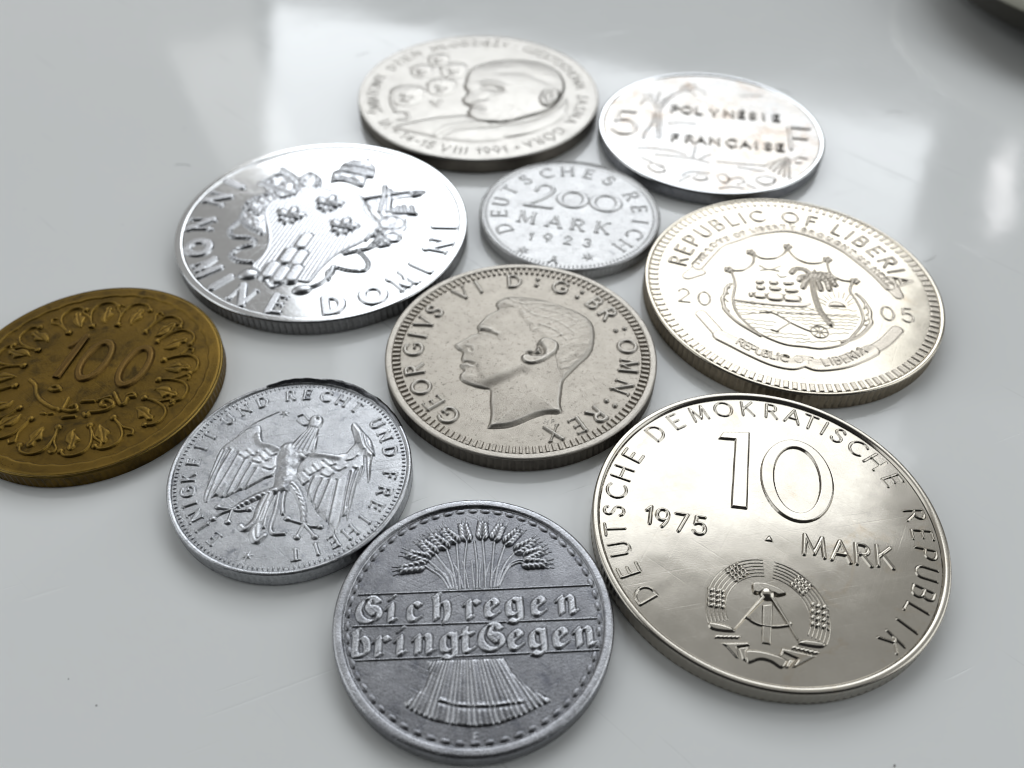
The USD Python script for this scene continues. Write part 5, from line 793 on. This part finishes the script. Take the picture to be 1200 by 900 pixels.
# ================================================================== five francs
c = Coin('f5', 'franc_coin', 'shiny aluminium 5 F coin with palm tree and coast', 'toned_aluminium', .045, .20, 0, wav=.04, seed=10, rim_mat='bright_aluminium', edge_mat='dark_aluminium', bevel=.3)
R = c.R
for t, pts in (('POLYNÉSIE', 'w1'), ('FRANÇAISE', 'w2')):
    for ch, (x, y) in zip(t, TR['f5'][pts][0]): c.flat(ch, x, (.285 if pts == 'w1' else -.2), .105, .42, .36, .24, wide=1.0)
c.flat('5', -.765, -.02, .38, .62, .56, .2); c.flat('F', .785, -.03, .36, .6, .55, .2)
for p in c.u('palm'): q = sp(p, 6); c.add('palm_trunk', Rel(q).line(q, .5, .10))
for p in c.u('fronds'):
    q = sp(p, 6); r = Rel(q, res=.06).line(q, .38, .09)
    for k in range(3, len(q), 3): r.line([q[k], q[k] + [.35, -.5]], .12, .06).line([q[k], q[k] + [-.35, -.45]], .12, .06)
    c.add('palm_frond', r)
for p in c.u('coast') + c.u('coast2'): q = sp(p, 6); c.add('coast_line', Rel(q).line(q, .4, .08))
for n in ('huts', 'fruit'):
    for p in c.u(n):
        if len(p) > 4: q = sp(p, 5, True); c.add('fruit', Rel(q).poly(q, .10, .3, .10, .8))
        else: q = sp(p, 6); c.add('foliage_line', Rel(q).line(q, .38, .09))
for p in c.u('grass'): q = sp(p, 6); c.add('grass_blade', Rel(q).line(q, .36, .15))

# ------------------------------------------------------------------ the rim of a dish at the far right corner
MATS['pale_glaze'] = usdkit.material(stage, '/World/Looks/pale_glaze', {'tc': ('texture_coordinate', {}), 'n': ('noise_texture', {'scale': 60.0, 'detail': 3.0}),
    'c': ('rgb_ramp', {'ramp': [(0.3, (0.42, 0.41, 0.33)), (0.7, (0.48, 0.47, 0.39))]}), 'p': ('principled_bsdf', {'roughness': 0.3})},
    [('tc.object', 'n.vector'), ('n.fac', 'c.fac'), ('c.color', 'p.base_color')], surface='p.BSDF')
MATS['dark_glaze'] = usdkit.material(stage, '/World/Looks/dark_glaze', {'tc': ('texture_coordinate', {}), 'n': ('noise_texture', {'scale': 60.0, 'detail': 3.0}),
    'c': ('rgb_ramp', {'ramp': [(0.3, (0.022, 0.02, 0.012)), (0.7, (0.035, 0.03, 0.02))]}), 'p': ('principled_bsdf', {'roughness': 0.35})},
    [('tc.object', 'n.vector'), ('n.fac', 'c.fac'), ('c.color', 'p.base_color')], surface='p.BSDF')
dish = UsdGeom.Xform.Define(stage, '/World/dish'); dish.AddTranslateOp().Set(Gf.Vec3d(108.6 * MM, 154.3 * MM, 0))
tag(dish.GetPrim(), label='dark dish with a pale rim at the far right corner of the table', category='dish')
def ring(pr, n=180):
    a = np.arange(n) * 2 * math.pi / n; V = np.vstack([np.stack([r * np.cos(a), r * np.sin(a), np.full(n, z)], 1) for r, z in pr]); F = []; i = np.arange(n); j = (i + 1) % n
    for k in range(len(pr) - 1): F += [np.stack([k * n + i, k * n + j, (k + 1) * n + j], 1), np.stack([k * n + i, (k + 1) * n + j, (k + 1) * n + i], 1)]
    return V, np.vstack(F)
obj('bowl', ring([(0.01, 1.0), (26, 1.0), (34, 5), (37.2, 8.2), (38.6, 8.2), (35, 3.5), (27, 0.05), (0.01, 0.05)]), 'dark_glaze', '/World/dish', smooth=40)
obj('rim', ring([(38.0 + 1.15 * math.cos(t), 8.6 + .9 * math.sin(t)) for t in np.linspace(0, 2 * math.pi, 17)]), 'pale_glaze', '/World/dish')

# ------------------------------------------------------------------ dust and lint lying on the table
MATS['dust'] = usdkit.material(stage, '/World/Looks/dust', {'tc': ('texture_coordinate', {}), 'n': ('noise_texture', {'scale': 900.0}),
    'c': ('rgb_ramp', {'ramp': [(0.35, (0.14, 0.14, 0.13)), (0.65, (0.35, 0.34, 0.33))]}), 'p': ('principled_bsdf', {'roughness': 0.9})},
    [('tc.object', 'n.vector'), ('n.fac', 'c.fac'), ('c.color', 'p.base_color')], surface='p.BSDF')
rg = random.Random(11); V, F = [], []
def clear(x, y): return all(math.hypot(x - q[0], y - q[1]) > q[2] + 1.5 for q in COINS.values())
n = 0
while n < 22:
    x, y = rg.uniform(-75, 75), rg.uniform(18, 140)
    if not clear(x, y): continue
    s = rg.uniform(.03, .07); m_ = trimesh.creation.icosphere(1, 1.0); v = m_.vertices * [s * rg.uniform(.7, 1.8), s, s * .5]
    v = v * (1 + .3 * (fbm(m_.vertices * 2 + n, 2) - .5))[:, None]; v = v @ trimesh.transformations.rotation_matrix(rg.uniform(0, 6.28), [0, 0, 1])[:3, :3].T + [x, y, s * .4]
    F.append(m_.faces + sum(len(a) for a in V)); V.append(v); n += 1
n = 0
while n < 9:
    x, y = rg.uniform(-70, 70), rg.uniform(20, 130)
    if not clear(x, y): continue
    a, k, P = rg.uniform(0, 6.28), rg.uniform(-.5, .5), [np.array([x, y, .05])]
    for i in range(14): a += k * .25; P.append(P[-1] + [.16 * math.cos(a), .16 * math.sin(a), 0])
    P = np.array(P); q = np.arange(5) * 2 * math.pi / 5; R_ = .018
    t_ = np.gradient(P, axis=0); t_ /= np.linalg.norm(t_, axis=1)[:, None]; nn = np.stack([-t_[:, 1], t_[:, 0], 0 * t_[:, 0]], 1)
    v = (P[:, None] + R_ * (np.cos(q)[None, :, None] * nn[:, None] + np.sin(q)[None, :, None] * np.array([0, 0, 1.0]))).reshape(-1, 3)
    i, j = np.meshgrid(np.arange(14), np.arange(5), indexing='ij'); A = (i * 5 + j).ravel(); B = (i * 5 + (j + 1) % 5).ravel()
    F.append(np.vstack([np.stack([A, B, B + 5], 1), np.stack([A, B + 5, A + 5], 1)]) + sum(len(a_) for a_ in V)); V.append(v); n += 1
p = obj('dust', (np.vstack(V), np.vstack(F)), 'dust', kind='stuff'); tag(stage.GetPrimAtPath(p), label='tiny specks of dust and lint scattered over the white table', category='dust')
